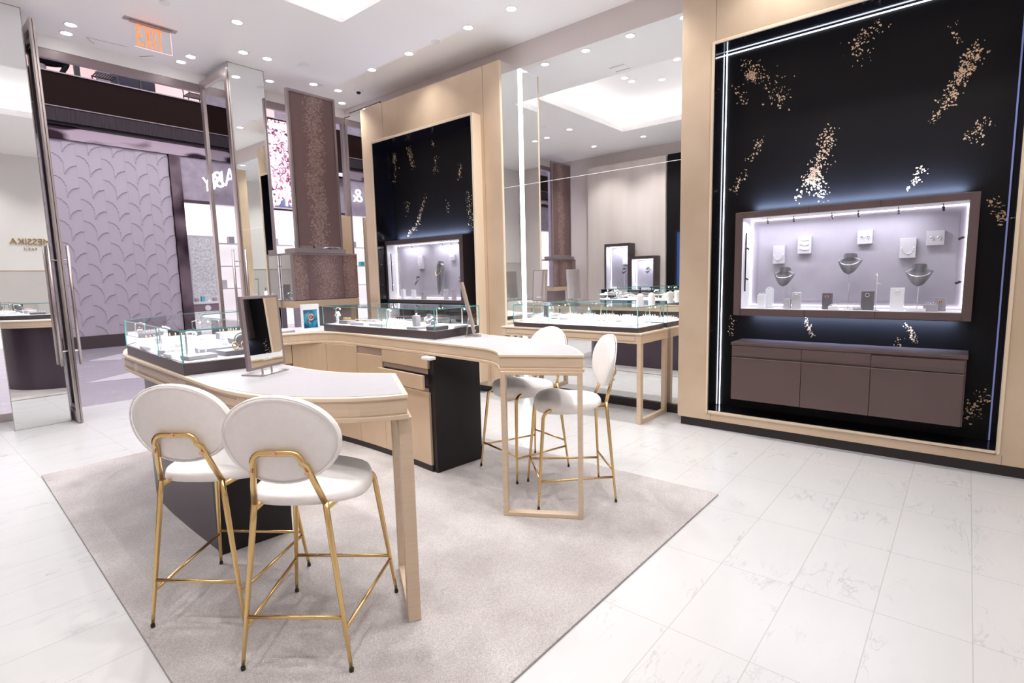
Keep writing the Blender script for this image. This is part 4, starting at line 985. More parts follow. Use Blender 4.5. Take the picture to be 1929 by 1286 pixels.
WP = [(4.98, 2.66, .20, .16, .02, 'white square tray at the front right end of the wall table case', 'rings on the front right tray of the wall table case'),
      (4.96, 2.90, .14, .18, .025, 'white tray left of the front right tray in the wall table case', 'rings on the second tray of the wall table case'),
      (5.22, 2.75, .16, .20, .03, 'white tray beside the mirror at the right end of the wall table case', 'rings on the mirror-side tray of the wall table case'),
      (5.00, 3.18, .18, .18, .02, 'white tray right of the middle divider joint in the wall table case', 'rings on the middle right tray of the wall table case'),
      (5.05, 3.42, .22, .20, .028, 'large white tray in the middle of the wall table case', 'rings on the large middle tray of the wall table case'),
      (4.95, 3.74, .16, .18, .02, 'white tray left of the divider joint in the wall table case', 'rings on the middle left tray of the wall table case'),
      (5.10, 3.94, .22, .18, .03, 'white tray at the left end of the wall table case', 'rings on the left end tray of the wall table case')]
for i, (x, y, w, d, h, lab, rl) in enumerate(WP):
    pad(x, y, zf, w, d, h, 0, pale_suede if i % 2 else acrylic, lab)
    for q in (-1, 1): row(x+q*w*.22, y, zf+h, PI/2, 5, d/6, .010, silver if i % 2 else rose_gold, 'ring in the '+rl, rl)
table_mirror('table_mirror', 'framed table mirror standing on top of the wall table case', (5.06, 3.90), (-.93, -.05), .20, .37, .08, 1.1725, steel)
for k, (x, y, lab) in enumerate(((4.97, 2.545, 'white pump bottle with black top at the corner of the wall table case'), (5.20, 2.53, 'white pump bottle with black top nearer the mirror on the wall table case'))):
    t = thing('pump_bottle', lab, 'bottle', (x, y, 1.1725))
    b = B(); b.lathe([(0, 0), (.034, 0), (.036, .005), (.036, .105), (.030, .118), (.013, .125), (.013, .135)], x, y, 20, mat4=Matrix.Translation((0, 0, 1.1725))); b.done('bottle_body', plastic_white, t, smooth=True)
    b = B(); b.lathe([(0, .133), (.015, .133), (.015, .15), (.006, .153), (.006, .175), (.011, .178), (.011, .188), (0, .19)], x, y, 14, mat4=Matrix.Translation((0, 0, 1.1725)))
    b.box(x-.040, x, y-.006, y+.006, 1.1725+.178, 1.1725+.188); b.done('pump', black_plastic, t)

# ================================================================== LEFT WALL (seen in the mirror)
b = B(); b.box(-.75, -.55, 5.24, 7.25, 0, 4.05); o = b.done('wood_wall_panel', greige_curtain); tag(o, 'tall greige wood-look wall panel on the left side, seen in the big mirror', 'wall panel')
t = thing('black_wall_panel', 'tall black wall panel with a blue screen, seen at the right of the mirror', 'wall panel', (-.75, 4.3, 0))
b = B(); b.box(-.75, -.60, 3.2, 5.22, 0, 4.07); b.done('panel', black_matt, t)
b = B(); b.box(-.60, -.575, 3.75, 5.02, 1.2, 2.42); b.done('screen_frame', black_satin, t)
b = B(); b.box(-.575, -.573, 3.78, 4.97, 1.23, 2.38); b.done('blue_screen', screen_blue, t)
b = B()
for a in (-1, 1): b.tube([(-.570, 4.80-.05, 1.78-a*.05), (-.570, 4.80+.05, 1.78+a*.05)], .006, 6)
b.done('blue_cross_mark', neon_blue, t)
lv = dict(ibx=-.53)
va = vitrine('wall_vitrine', 'taller of two black framed lit vitrines on the greige panel, seen in the mirror', -.30, -.549, 5.98, 6.645, 1.08, 2.20, 6.03, 6.60, 1.13, 2.14, taupe_dark, (6.03, 6.60), ibx=-.535)
vb = vitrine('wall_vitrine', 'shorter of two black framed lit vitrines on the greige panel, seen in the mirror', -.30, -.549, 5.35, 5.978, 1.08, 1.89, 5.40, 5.93, 1.13, 1.83, taupe_dark, (5.40, 5.93), ibx=-.535)
neck_bust(-.42, 6.18, 1.134, 1.50, .16, 0, 'grey bust inside the taller mirrored vitrine', None)
neck_bust(-.42, 5.58, 1.134, 1.50, .16, 0, 'bright bust inside the shorter mirrored vitrine', None)
t = thing('jewellery_board', 'small framed board on the back of the taller mirrored vitrine', 'jewellery board', (-.53, 6.2, 1.75))
b = B(); b.box(-.534, -.50, 6.14, 6.27, 1.72, 1.88); b.done('block', pale_suede, t, bevel=.002)
for y, z in ((6.3, 2.12), (5.66, 1.81)): area_light('vitrine_light', (-.40, y, z), (0, 0, 0), .1, .4, 2.5, (.9, .9, 1))
for y, z0, z1, nm in ((6.50, 1.35, 1.95, 'taller'), (5.85, 1.3, 1.65, 'shorter')):
    t = thing('light_rod', 'black vertical light rod inside the %s mirrored vitrine' % nm, 'light', (-.36, y, z0)); b = B(); b.tube([(-.36, y, z0), (-.36, y, z1)], .007, 8); b.done('rod', black_plastic, t)

# ================================================================== SHOPFRONT
GY = 8.3
def mirror_column(name, x0, x1, y0, y1):
    b = B(); b.box(x0+.004, x1-.004, y0+.004, y1, 0, CEIL); struct(name, b, steel_dark)
    b = B(); b.box(x0, x1, y0, y0+.004, .004, CEIL-.004); b.box(x0, x0+.004, y0, y1, .004, CEIL-.004); b.box(x1-.004, x1, y0, y1, .004, CEIL-.004); struct(name+'_mirror', b, mirror)
    b = B(); b.box(x0, x1, y0-.002, y0, CEIL-.008, CEIL); b.box(x0-.001, x0+.006, y0-.002, y0, 0, CEIL); b.box(x1-.005, x1+.001, y0-.002, y0, 0, CEIL); b.box(x0, x1, y0-.002, y0, 0, .006); struct('trim_'+name[-1]+'5', b, mirror_edge)
mirror_column('column_1', .832, 1.305, 7.640, 8.42)
mirror_column('column_2', 3.275, 3.742, 7.545, 8.42)
b = B(); b.box(-.75, .832, GY-.03, GY+.03, 4.10, 4.20); b.box(1.305, 3.275, GY-.03, GY+.03, 4.10, 4.20); b.box(3.742, 5.434, GY-.03, GY+.03, 4.10, 4.20); struct('trim_6', b, steel_dark)
b = B(); b.box(-.75, .832, GY-.03, GY+.03, 0, .09); b.box(3.742, 5.434, GY-.03, GY+.03, 0, .09); struct('trim_7', b, steel)
b = B(); b.box(5.375, 5.425, GY-.03, GY+.03, .09, 4.1); struct('window_1_mullion', b, steel_dark)
b = B(); b.add([(3.742, GY, .09), (5.375, GY, .09), (5.375, GY, 4.1), (3.742, GY, 4.1)], [(0, 1, 2, 3)]); struct('window_1', b, shop_glass)
b = B(); b.add([(-.75, GY, .09), (.832, GY, .09), (.832, GY, 4.1), (-.75, GY, 4.1)], [(0, 1, 2, 3)]); struct('window_2', b, shop_glass)
def door_leaf(n, x, y0, y1, z1):
    th = .022; w = .075
    t = bpy.data.objects.new('door_%d' % n, None); C.objects.link(t); t.location = (x, y0, 0); OFFS[t.name] = Matrix.Translation((x, y0, 0)); t['kind'] = 'structure'
    b = B(); b.box(x-th, x+th, y0, y0+w, .01, z1); b.box(x-th, x+th, y1-w, y1, .01, z1); b.box(x-th, x+th, y0+w, y1-w, .01, .12); b.box(x-th, x+th, y0+w, y1-w, z1-.09, z1)
    b.done('door_frame', steel, t, bevel=.003)
    b = B(); b.box(x-.003, x+.003, y0-.0015, y0, .02, z1-.01); b.done('door_seal', black_plastic, t)
    b = B(); b.add([(x, y0+w, .12), (x, y1-w, .12), (x, y1-w, z1-.09), (x, y0+w, z1-.09)], [(0, 1, 2, 3)]); b.done('door_glass', door_glass, t)
    for s_ in (-1, 1):
        xx = x+s_*.080
        b = B(); b.tube([(xx, y0+.10, .64), (xx, y0+.10, 1.94)], .016, 12); h = b.done('door_handle', steel, t, smooth=True)
        b = B()
        for z in (.80, 1.78): b.tube([(x+s_*th, y0+.10, z), (xx, y0+.10, z)], .011, 10)
        b.done('handle_pin', silver, h)
    return t
door_leaf(1, 1.350, 7.44, 8.24, 4.20)
d2 = door_leaf(2, 3.215, 7.42, 8.27, 4.22)
t = thing('reflected_lettering', 'painted-on reflection of white sign letters ANY in the door glass beside the mirrored column', 'lettering', (3.211, 8.0, 2.7))  # solid reversed letters stand in for a sign reflected in the pane
text('letters', 'ANY', .30, .0006, sign_white, t, basis((3.2125, 7.97, 2.73), (0, 1, 0), (0, 0, 1), (1, 0, 0)), 1.05, sx=1.7)

# hanging scaly panel and window vitrine
p3x = scaly_mat('brown_scaly_panel', .02, .17)
def panel_set(x0, x1, y, z0, z1, lx0, lx1, where):
    t = thing('textured_panel', 'tall brown panel with a golden speckled band '+where, 'panel', ((x0+x1)/2, y, z0))
    b = B(); f = .034
    b.box(x0, x0+f, y, y+.055, z0, z1); b.box(x1-f, x1, y, y+.055, z0, z1); b.box(x0+f, x1-f, y, y+.055, z1-f, z1); b.box(x0+f, x1-f, y, y+.055, z0, z0+f)
    b.done('frame', steel_dark, t, bevel=.003)
    b = B(); b.box(x0+f, x1-f, y+.014, y+.05, z0+f, z1-f); b.done('speckled_face', p3x, t)
    t = thing('window_plinth', 'flat grey plinth under the brown panel '+where, 'plinth', ((x0+x1)/2, y, 1.892))
    b = B(); b.box(x0-.055, x1+.012, y-.05, y+.25, 1.892, 1.956); b.done('box', steel_dark, t, bevel=.004)
    t = thing('window_vitrine', 'wide brown speckled vitrine on champagne base '+where, 'display case', ((lx0+lx1)/2, y+.2, 0))
    w3 = (lx1-lx0); xs = (lx0+.03, lx0+.03+w3*.205, lx0+w3*.765, lx1-.012)
    for i in range(3):
        b = B(); b.box(xs[i]+.0015, xs[i+1]-.0015, y, y+.02, 1.238, 1.866); b.done('speckled_door', (sc_l, sc_m, sc_r)[i], t)
    b = B(); b.box(lx0, lx1, y-.004, y+.46, 1.868, 1.892); b.box(lx0, lx0+.03, y-.004, y+.03, 1.235, 1.868); b.box(lx1-.012, lx1, y-.004, y+.03, 1.235, 1.868); b.box(lx0, lx0+.02, y+.43, y+.46, 1.235, 1.868); b.box(lx0, lx1, y+.02, y+.46, 1.225, 1.237)
    b.box(lx0+.03, lx1-.012, y+.02, y+.03, 1.237, 1.868)
    b.done('frame', steel_dark, t, bevel=.002)
    b = B(); b.add([(lx0+.002, y+.03, 1.238), (lx0+.002, y+.43, 1.238), (lx0+.002, y+.43, 1.866), (lx0+.002, y+.03, 1.866)], [(0, 1, 2, 3)]); b.done('side_glass', shop_glass, t)
    b = B(); b.box(lx0, lx1, y-.002, y+.46, 1.13, 1.225); b.done('champagne_base', tan_metal, t, bevel=.002)
    b = B(); b.box(lx0+.35, lx1-.1, y+.08, y+.42, 0, 1.13); b.done('foot', steel_dark, t)
sc_l = scaly_mat('scaly_door_left', -.42, .14, scale=90); sc_m = scaly_mat('scaly_door_middle', .0, .22, scale=90); sc_r = scaly_mat('scaly_door_right', .42, .16, scale=90)
panel_set(3.862, 4.585, 7.2, 1.958, 4.085, 3.765, 4.805, 'right of the mirrored column')
panel_set(-.42, .36, 7.66, 1.958, 4.16, -.6, .34, 'seen only in the big mirror')
t = thing('small_figurine', 'tiny dark figurine on the flat plinth below the tall brown panel', 'ornament', (4.10, 7.17, 1.958))
b = B(); b.lathe([(0, 0), (.012, .002), (.008, .014), (.013, .024), (0, .034)], 4.10, 7.17, 10, mat4=Matrix.Translation((0, 0, 1.958))); b.done('body', black_plastic, t)
t = thing('folded_cloth', 'pale folded cloth lying on the flat plinth below the tall brown panel', 'cloth', (4.38, 7.17, 1.958))
b = B(); b.grid(lambda u, v: (4.24+.28*u, 7.155+.05*v, 1.962+.012*math.sin(u*9)*math.sin(v*3.1)+.012*math.sin(PI*u)), 18, 6); b.grid(lambda u, v: (4.24+.28*u, 7.155+.05*v, 1.9585), 3, 3); b.done('cloth', plastic_white, t, smooth=True)
b = B(); b.box(5.09, 5.30, 8.05, 8.09, 0, 2.56); o = b.done('window_board', tan_metal); tag(o, 'narrow champagne board standing in the window right of the brown panel', 'panel')

# ================================================================== MALL BEYOND
FY = 16.2
b = B(); b.box(-16, 22, 19.3, 19.5, 0, 11); b.box(-16, -15.8, 8.4, 19.4, 0, 11); b.box(22, 22.2, 8.4, 19.4, 0, 11); struct('wall_mall_far', b, mauve_stone)
b = B(); b.box(-16, 22, 8.43, 8.6, 4.42, 9.8); b.box(-16, -.75, 8.43, 8.6, 0, 4.42); b.box(5.62, 22, 8.43, 8.6, 0, 4.42); struct('wall_mall_near', b, mauve_stone)
# relief hoarding
t = thing('relief_hoarding', 'large mauve hoarding with a raised leaf pattern across the mall', 'wall panel', (3.7, FY, 0))
hx0, hx1, hz0, hz1 = 2.0, 5.33, .30, 4.84
pw = .475; nx, nz = 196, 230
def leafh(x, z):
    q = (x-hx0)/pw; k = math.floor(q); u = (q-k)*2-1; a = abs(u)
    if a > .985: return 0
    g_ = .52*math.sqrt(max(0, 1-(1-a)**2)); ph = z/.50-g_*1.05+(.5 if u < 0 else 0)
    f = ph-math.floor(ph); return .024*(1-f)**1.3*(1-.4*a)*(1 if u > 0 else .6)
v = []; fcs = []
for j in range(nz):
    for i in range(nx):
        x = hx0+(hx1-hx0)*i/(nx-1); z = hz0+(hz1-hz0)*j/(nz-1); v.append((x, FY-leafh(x, z), z))
for j in range(nz-1):
    for i in range(nx-1): fcs.append((j*nx+i, j*nx+i+1, (j+1)*nx+i+1, (j+1)*nx+i))
b = B(); b.add(v, fcs); b.done('leaf_relief', leafwall, t)
b = B(); b.box(hx0, hx1, FY+.01, FY+.2, 0, hz1); b.done('board', leafwall, t)
b = B(); b.box(hx0, hx1, FY-.04, FY+.01, 0, .295); b.done('dark_skirting', taupe_dark, t)
metal_reflections = noise_tint(M('metal_painted_reflections', (.4, .35, .38), .12, .9), (.06, .04, .05), (.80, .72, .74), 1.1, (1, 1, 3), 1, 0, .45, .56)  # dark and bright streaks put the strip's reflections into its colour
b = B(); b.box(-16, 22, FY-.05, FY+.3, 4.845, 5.14); struct('trim_mall_1', b, metal_reflections)
b = B(); b.box(-16, 22, FY-.15, FY+.3, 5.14, 5.20); struct('trim_mall_2', b, black_satin)
b = B(); b.box(-16, 22, FY-.2, FY+.3, 5.20, 5.52); struct('trim_mall_3', b, ribbed)
b = B(); b.box(-15.7, 21.9, FY-.12, FY-.06, 5.53, 6.27); o = b.done('balcony_parapet', brown_glass); tag(o, 'dark brown glossy balcony parapet of the upper mall floor', 'parapet')
b = B(); b.box(-16, 22, FY-.22, FY+.0, 5.51, 5.53); struct('trim_mall_4', b, steel_dark)
b = B(); b.box(-16, 22, FY-.16, FY-.02, 6.27, 6.295); struct('trim_mall_5', b, steel_dark)
b = B(); b.box(-16, 22, FY+.0, 19.3, 6.05, 6.28); struct('floor_upper', b, mauve_stone)
# upstairs backdrop
b = B(); b.box(1.5, 4.62, 18.6, 18.7, 6.28, 9); b.box(5.70, 9.5, 18.6, 18.7, 6.28, 9); o = b.done('lit_cafe_wall', pink_lit); tag(o, 'pink lit wall of the upstairs cafe above the brown parapet', 'wall panel')
b = B(); b.box(4.66, 5.66, 17.6, 17.7, 6.28, 8.6); o = b.done('dark_glass_screen', dark_screen); tag(o, 'dark glass screen upstairs between the two slatted chairs', 'screen')
b = B(); b.box(5.30, 5.33, 17.58, 17.6, 6.28, 8.6); o = b.done('screen_post', black_plastic); tag(o, 'thin black post in front of the dark glass screen upstairs', 'post')
b = B(); b.box(3.84, 3.95, 17.3, 17.4, 6.28, 8.6); o = b.done('black_post', black_satin); tag(o, 'black vertical post upstairs beside the seated person', 'post')
b = B(); b.lathe([(0, 0), (.16, 0), (.17, .05), (.15, .2), (.09, .25), (0, .26)], 4.10, 17.8, 20, mat4=Matrix.Translation((0, 0, 6.28))); o = b.done('round_pouf', plastic_white, smooth=True); tag(o, 'round white pouf upstairs between the black post and the slatted chair', 'pouf')
def slat_chair(x, y, s_, lab):
    t = thing('slatted_chair', lab, 'chair', (x, y, 6.28))
    for (dx, dy) in ((-.21, -.2), (-.21, .2)):
        b = B(); b.tube([(x+s_*dx, y+dy, 6.28), (x+s_*(dx+.01), y+dy, 6.72)], .014, 8); b.done('leg', black_plastic, t)
    for dy in (-.2, .2):
        b = B(); b.tube([(x+s_*.29, y+dy, 6.28), (x+s_*.20, y+dy, 6.70), (x+s_*.21, y+dy, 6.85), (x+s_*.28, y+dy, 7.12)], .014, 8); b.done('leg', black_plastic, t)
    b = B()
    for k in range(9): b.box(x-.21+.05*k, x-.21+.05*k+.028, y-.2, y+.2, 6.70, 6.715)
    b.box(x-.22, x+.22, y-.215, y-.195, 6.69, 6.72); b.box(x-.22, x+.22, y+.195, y+.215, 6.69, 6.72); b.done('seat', black_plastic, t)
    b = B()
    for k in range(3): b.box(x+s_*(.235+.02*k)-.01, x+s_*(.235+.02*k)+.01, y-.2, y+.2, 6.90+.075*k, 6.94+.075*k)
    b.done('backrest', black_plastic, t)
slat_chair(4.36, 17.0, 1, 'black slatted chair upstairs near the seated person, its back to the right')
slat_chair(6.42, 17.0, -1, 'black slatted chair upstairs partly hidden by the glass door, its back to the left')
# seated person upstairs
def skin(name, verts, edges, radii, mat, parent, root=0, sub=2):
    me = bpy.data.meshes.new(name); me.from_pydata([Vector(v)-Vector(parent.location) for v in verts], edges, []); o = bpy.data.objects.new(name, me); C.objects.link(o)
    o.parent = parent
    o.modifiers.new('skin', 'SKIN'); 
    for i, r in enumerate(radii): 
        me.skin_vertices[0].data[i].radius = (r, r) if not isinstance(r, tuple) else r
    me.skin_vertices[0].data[root].use_root = True
    s_ = o.modifiers.new('sub', 'SUBSURF'); s_.levels = sub; s_.render_levels = sub
    dg = bpy.context.evaluated_depsgraph_get(); bpy.context.view_layer.update()
    m2 = bpy.data.meshes.new_from_object(o.evaluated_get(dg)); o.modifiers.clear(); o.data = m2
    m2.materials.clear(); m2.materials.append(mat)
    for p in m2.polygons: p.use_smooth = True
    return o
dark_cloth = M('dark_trousers', (.004, .004, .006), .8, 0, .1); skin_m = M('skin', (.62, .42, .33), .5); hair_m = M('dark_hair', (.02, .015, .012), .5)
pz = 6.28; px_, py_ = 3.10, 17.05
pr_ = thing('person', 'seated person upstairs in dark trousers, knees bent, only the legs showing', 'person', (px_, py_, pz))
V = [(px_, py_, pz+.50), (px_-.03, py_, pz+.72), (px_-.02, py_, pz+.95), (px_+.0, py_, pz+1.06), (px_+.04, py_, pz+1.18),
     (px_+.10, py_+.11, pz+.50), (px_+.54, py_+.16, pz+.53), (px_+.40, py_+.16, pz+.09), (px_+.57, py_+.17, pz+.04),
     (px_+.10, py_-.11, pz+.50), (px_+.56, py_-.14, pz+.52), (px_+.30, py_-.14, pz+.09), (px_+.46, py_-.15, pz+.04),
     (px_+.0, py_+.19, pz+.97), (px_+.10, py_+.25, pz+.70), (px_+.34, py_+.20, pz+.66), (px_+.42, py_+.18, pz+.64),
     (px_+.0, py_-.19, pz+.97), (px_+.10, py_-.25, pz+.70), (px_+.34, py_-.18, pz+.66), (px_+.42, py_-.16, pz+.64)]
Ed = [(0, 1), (1, 2), (2, 3), (3, 4), (0, 5), (5, 6), (6, 7), (7, 8), (0, 9), (9, 10), (10, 11), (11, 12), (2, 13), (13, 14), (14, 15), (15, 16), (2, 17), (17, 18), (18, 19), (19, 20)]
Rr = [.15, .13, .14, .06, .05, .10, .065, .042, .032, .10, .065, .042, .032, .055, .045, .032, .026, .055, .045, .032, .026]
skin('body', V, Ed, Rr, dark_cloth, pr_)
b = B(); b.lathe([(0, -.12), (.045, -.11), (.07, -.05), (.078, .02), (.07, .08), (.04, .115), (0, .125)], 0, 0, 18, mat4=Matrix.Translation((px_+.06, py_, pz+1.32)))
b.lathe([(0, -.012), (.010, 0), (0, .02)], 0, 0, 8, mat4=Matrix.Translation((px_+.142, py_, pz+1.31)))
hd = b.done('head', skin_m, pr_, smooth=True)
b = B(); b.lathe([(.082, .0), (.085, .05), (.07, .10), (.04, .13), (0, .14)], 0, 0, 18, mat4=Matrix.Translation((px_+.045, py_, pz+1.32))); b.done('hair', hair_m, hd, smooth=True)
for s_ in (-1, 1):
    hand = B()
    hx, hy, hz = px_+.44, py_+s_*(.17), pz+.64
    hand.box(hx-.03, hx+.05, hy-.035, hy+.035, hz-.012, hz+.012)
    for k in range(4): hand.tube([(hx+.05, hy-.027+.018*k, hz), (hx+.085, hy-.027+.018*k, hz-.006), (hx+.11-.006*abs(k-1.5), hy-.027+.018*k, hz-.025)], .0075, 6)
    hand.tube([(hx-.005, hy-s_*.035, hz), (hx+.03, hy-s_*.055, hz-.012), (hx+.055, hy-s_*.055, hz-.02)], .009, 6)
    hand.done('hand', skin_m, pr_, bevel=.004)
b = B(); b.lathe([(0, 0), (.19, 0), (.17, .38), (0, .38)], px_-.02, py_, 20, mat4=Matrix.Translation((0, 0, pz))); o = b.done('stool_pouf', suede_dark, smooth=False); tag(o, 'dark pouf under the seated person upstairs', 'pouf')

# shop right of the hoarding
b = B(); b.box(5.345, 5.60, FY-.06, FY+.25, 0, 4.84); struct('column_mall', b, metal_reflections if False else noise_tint(M('dark_polished_pier', (.2, .15, .17), .18, .8), (.05, .03, .04), (.34, .27, .29), 1.2, (1, 1, .8), 2, 0, .4, .6))
b = B(); b.box(5.60, 22, FY-.02, FY+.3, 3.72, 4.84); struct('wall_shop_band', b, mauve_stone)
b = B(); b.box(5.60, 22, FY-.05, FY+.0, 3.64, 3.72); struct('trim_mall_6', b, taupe_dark)
b = B(); b.box(5.60, 22, 18.4, 18.5, 0, 3.7); b.box(5.60, 22, FY+.3, 18.5, 3.66, 3.7); struct('wall_shop_inside', b, mall_white)
b = B(); b.box(5.62, 7.2, 18.3, 18.38, 3.15, 3.45); struct('cove_shop', b, shop_lit)
t = thing('framed_mosaic', 'tall pale mosaic picture in the lit shop across the mall', 'picture', (6.6, 18.2, 1.1))
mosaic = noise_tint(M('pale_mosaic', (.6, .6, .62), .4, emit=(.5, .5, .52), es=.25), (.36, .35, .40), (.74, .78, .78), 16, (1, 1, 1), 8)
b = B(); b.box(6.33, 7.02, 18.15, 18.2, 1.0, 2.9); b.done('mosaic', mosaic, t)
b = B(); b.box(6.29, 6.33, 18.13, 18.2, .95, 2.95); b.box(7.02, 7.06, 18.13, 18.2, .95, 2.95); b.box(6.33, 7.02, 18.13, 18.2, 2.9, 2.95); b.box(6.33, 7.02, 18.13, 18.2, .95, 1.0); b.done('frame', plastic_white, t)
t = thing('shop_counter', 'white display counter with grey drawer in the lit shop across the mall', 'counter', (6.3, 17, 0))
b = B(); b.box(5.65, 6.9, 16.7, 17.2, .92, .98); b.done('top', plastic_white, t)
b = B(); b.box(5.67, 6.88, 16.72, 17.18, .70, .92); b.done('drawer', steel_dark, t)
b = B(); b.lathe([(0, -.01), (.08, -.01), (.08, .01), (0, .01)], 0, 0, 16, mat4=Matrix.Translation((6.16, 16.71, .80)) @ Matrix.Rotation(PI/2, 4, 'X')); b.done('round_emblem', plastic_white, t)
for x in (5.75, 6.75):
    b = B(); b.box(x, x+.06, 16.8, 16.86, 0, .7); b.done('leg', tan_metal, t)
for k in range(7):
    b = B(); x = 5.75+.16*k; h = .05+.05*((k*7) % 3); b.box(x, x+.08, 16.85, 16.95, .98, .98+h); o = b.done('display_box', [plastic_white, suede, teal][k % 3]); tag(o, 'small display box on the white counter of the shop across the mall', 'box', 'small boxes on the shop counter across the mall')
# LED wall with blossoms and shop below
t = thing('blossom_screen', 'big screen showing pink blossoms across the mall, between mirrored column and brown panel', 'screen', (8.4, FY-.2, 3.5))
b = B(); b.box(7.3, 9.4, FY-.26, FY-.2, 3.72, 6.2); b.done('display', blossom, t)
b = B(); b.box(7.26, 9.44, FY-.28, FY-.26, 3.66, 3.72); b.done('lower_edge', plastic_white, t)
b = B(); b.prism([(7.95, FY-.30), (8.5, FY-.30), (8.5, FY-.265), (7.95, FY-.265)], 3.72, 3.74)
b.add([(7.95, FY-.27, 3.74), (8.45, FY-.27, 3.74), (8.28, FY-.27, 3.98)], [(0, 1, 2)]); b.done('blue_shape', M('blue_grey', (.2, .22, .42), .5), t)
t = thing('screen_reflection_lettering', 'painted-on reflection of white sign letters NY& over the blossom screen', 'lettering', (8.2, FY-.3, 3.6))  # reversed letters modelled in place of a reflection on the screen
text('letters', 'NY&', .62, .01, sign_white, t, basis((8.35, FY-.31, 3.60+.02), (-1, 0, 0), (0, 0, 1), (0, 1, 0)), 1.0)
for (x0, x1) in ((7.25, 9.45), (9.6, 13.5)):
    for z in (1.3, 2.0, 2.7):
        b = B(); b.box(x0, x1, 17.9, 18.35, z, z+.03); o = b.done('wall_shelf', plastic_white); tag(o, '%s long white shelf in the bright shop, %s bay' % ({1.3: 'lowest', 2.0: 'middle', 2.7: 'topmost'}[z], 'left' if x0 < 8 else 'right'), 'shelf')
for k in range(22):
    x = 7.4+.28*k; z = (1.33, 2.03, 2.73)[k % 3]
    if x > 13.2: break
    w = .14+.03*(k % 3); b = B(); b.box(x, x+w, 17.98, 18.15, z, z+.16+.05*(k % 4)); o = b.done('display_box', [teal, plastic_white, suede_lt, tan_metal][k % 4]); tag(o, 'small box on the white shelves of the bright shop across the mall', 'box', 'boxes on the white shelves across the mall')
for k, x in enumerate((7.6, 8.9, 10.3, 11.6)):
    t = thing('shop_counter', '%s low counter with white top in the bright shop across the mall' % ('leftmost', 'second from left', 'third from left', 'rightmost')[k], 'counter', (x, 17, 0))
    b = B(); b.box(x, x+.95, 16.8, 17.2, .85, .9); b.done('top', plastic_white, t); b = B(); b.box(x+.03, x+.92, 16.83, 17.17, 0, .85); b.done('body', (suede_dark, mauve_stone)[k % 2], t)
# glossy dark cladding above right-hand shop
b = B(); b.box(9.5, 14, FY-.3, FY-.17, 4.86, 6.3); struct('wall_mall_cladding', b, brown_glass)
b = B(); b.box(9.45, 14, FY-.33, FY-.3, 4.84, 4.95); struct('trim_mall_7', b, plastic_white)
# real fascia sign, read through the end mirror
t = thing('fascia_sign', 'white TIFFANY & Co. letters on the mall facade, seen reversed in a mirror', 'sign', (-.6, FY-.2, 4.0))
text('letters', 'TIFFANY & Co.', .62, .015, sign_white, t, basis((-.75, FY-.22, 3.98), (1, 0, 0), (0, 0, 1), (0, -1, 0)), 1.05)
b = B(); b.box(-16, 1.98, FY-.0, FY+.3, 3.7, 4.84); struct('wall_shop_band_left', b, mauve_stone)
b = B(); b.box(-16, 1.98, 18.4, 18.5, 0, 3.7); b.box(-16, 1.98, FY+.3, 18.5, 3.66, 3.7); struct('wall_shop_inside_left', b, mall_white)
for z in (1.3, 2.0, 2.7):
    b = B(); b.box(-3, 1.8, 17.9, 18.35, z, z+.03); o = b.done('wall_shelf', plastic_white); tag(o, '%s white shelf in the shop left of the leaf hoarding' % {1.3: 'lowest', 2.0: 'middle', 2.7: 'topmost'}[z], 'shelf')
for k in range(14):
    x = -2.8+.33*k; z = (1.33, 2.03, 2.73)[k % 3]; b = B(); b.box(x, x+.16, 17.98, 18.15, z, z+.16+.05*(k % 4)); o = b.done('display_box', [teal, suede_lt, plastic_white, tan_metal][k % 4]); tag(o, 'small box on the shelves left of the leaf hoarding', 'box', 'boxes on the shelves left of the leaf hoarding')
t = thing('blossom_screen', 'far left blossom screen with a teal edge, seen only in the big mirror', 'screen', (-13, FY-.3, 3))
b = B(); b.box(-14.3, -12.6, FY-.4, FY-.3, 2.0, 5.6); b.done('display', blossom, t)
b = B(); b.box(-12.6, -12.3, FY-.42, FY-.3, 1.6, 3.6); b.done('teal_edge', M('teal_light', (.05, .5, .55), .4, emit=(.03, .6, .65), es=.8), t)

# ================================================================== CEILING FITTINGS
dl = thing('recessed_downlight', 'round white recessed ceiling downlight', 'ceiling light', (0, 0, CEIL), 0, 'recessed downlights in the ceiling')
b = B(); b.lathe([(.052, -.001), (.062, -.001), (.064, -.004), (.062, -.007), (.052, -.007), (.052, -.001)], n=28, caps=False); b.done('trim', plastic_white, dl, world=False)
b = B(); b.lathe([(0, -.0055), (.053, -.0055), (.053, -.002), (0, -.002)], n=24); b.done('lens', lamp_lens, dl, world=False)
first = True
for i, (x, y, on) in enumerate(DOWNLIGHTS):
    if first: dl.location = (x, y, CEIL); first = False
    else: dup(dl, (x, y, CEIL))
for (x, y) in RECESS_LIGHTS: dup(dl, (x, y, CEIL+.42), 0, 'round white downlight in the raised ceiling recess', 'downlights in the ceiling recess')
for (x, y, lab) in ((5.045, 7.264, 'white dome camera with dark eye on the ceiling near the pillar wall'), (3.0, 3.45, 'white dome camera with dark eye in the ceiling recess')):
    z = CEIL if y > 5 else CEIL+.42
    t = thing('dome_camera', lab, 'camera', (x, y, z))
    b = B(); b.lathe([(0, 0), (.062, 0), (.062, -.014), (.045, -.026), (0, -.026)], x, y, 20, mat4=Matrix.Translation((0, 0, z))); b.done('housing', plastic_white, t, smooth=False)
    b = B(); b.lathe([(.032, -.024), (.030, -.044), (.018, -.056), (0, -.06)], x, y, 16, mat4=Matrix.Translation((0, 0, z))); b.done('dome', black_plastic, t, smooth=True)
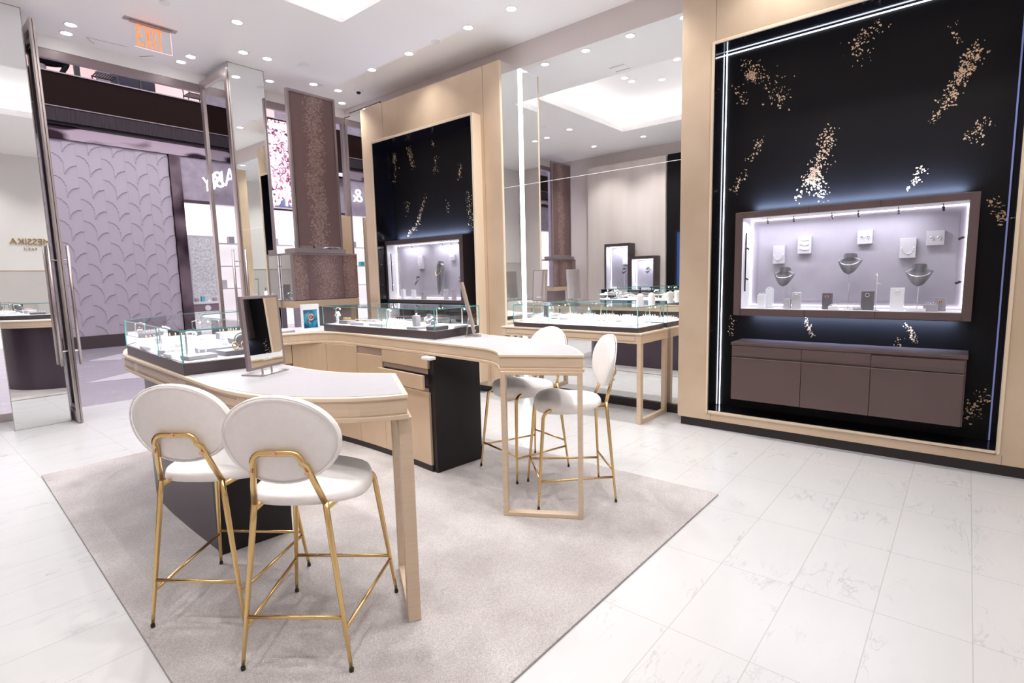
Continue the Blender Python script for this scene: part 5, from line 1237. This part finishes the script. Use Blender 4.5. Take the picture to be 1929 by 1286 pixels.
for (x, y, lab) in ((4.545, 7.496, 'flat round white detector on the ceiling by the brown panel'), (4.695, 5.136, 'flat round white detector on the ceiling between two downlights'), (2.239, 6.463, 'flat round white detector on the ceiling before the exit sign'), (4.0, 6.9, 'flat round white sprinkler cover by the mirrored column')):
    t = thing('ceiling_detector', lab, 'detector', (x, y, CEIL)); b = B(); b.lathe([(0, 0), (.052, 0), (.052, -.008), (.044, -.014), (0, -.014)], x, y, 24, mat4=Matrix.Translation((0, 0, CEIL))); b.done('cover', plastic_white, t)
t = thing('air_vent', 'square slotted air vent in the ceiling seen in the mirror', 'vent', (3.87, 3.9, CEIL))
b = B(); b.box(3.78, 3.98, 3.78, 4.02, CEIL-.006, CEIL); b.done('plate', white_paint, t)
for k in range(2):
    b = B(); b.box(3.79+.17*k, 3.80+.17*k, 3.79, 4.01, CEIL-.008, CEIL-.004); b.done('slot', tan_dark, t)

ex = thing('exit_sign', 'clear hanging sign with glowing orange EXIT letters under the ceiling', 'sign', (2.3, 7.1, CEIL))
b = B(); b.box(2.047, 2.551, 7.06, 7.14, CEIL-.012, CEIL); b.done('mount_plate', steel, ex, bevel=.002)
b = B(); b.box(2.10, 2.50, 7.085, 7.115, CEIL-.032, CEIL-.012); b.done('rail', steel, ex, bevel=.003)
b = B(); b.box(2.125, 2.487, 7.097, 7.103, 4.065, CEIL-.032); b.done('clear_panel', glass, ex)
b = B(); b.box(2.487, 2.490, 7.096, 7.104, 4.065, CEIL-.032); b.box(2.125, 2.490, 7.096, 7.104, 4.062, 4.065); b.done('lit_edge', exit_pink, ex)
def letter(nm, strokes):
    b = B()
    for s_ in strokes: b.add([(x, 7.0955, z) for x, z in s_]+[(x, 7.0925, z) for x, z in s_], [(0, 1, 2, 3), (7, 6, 5, 4), (0, 4, 5, 1), (1, 5, 6, 2), (2, 6, 7, 3), (3, 7, 4, 0)])
    b.done('letter', exit_red, ex)
lz0, lz1 = 4.080, 4.300; lw = .058; st_ = .019; x = 2.152; h = lz1-lz0
R = lambda x0, x1, z0, z1: [(x0, z0), (x1, z0), (x1, z1), (x0, z1)]
letter('E', [R(x, x+st_, lz0, lz1), R(x+st_, x+lw, lz0, lz0+.03), R(x+st_, x+lw, lz1-.03, lz1), R(x+st_, x+lw*.92, lz0+h*.45, lz0+h*.45+.03)])
x += lw+.016
letter('X', [[(x, lz0), (x+st_, lz0), (x+lw+.012, lz1), (x+lw+.012-st_, lz1)], [(x+lw+.012-st_, lz0), (x+lw+.012, lz0), (x+st_, lz1), (x, lz1)]])
x += lw+.026
letter('I', [R(x, x+st_+.002, lz0, lz1)])
x += st_+.016
letter('T', [R(x+.018, x+.018+st_, lz0, lz1-.03), R(x, x+.055, lz1-.03, lz1)])
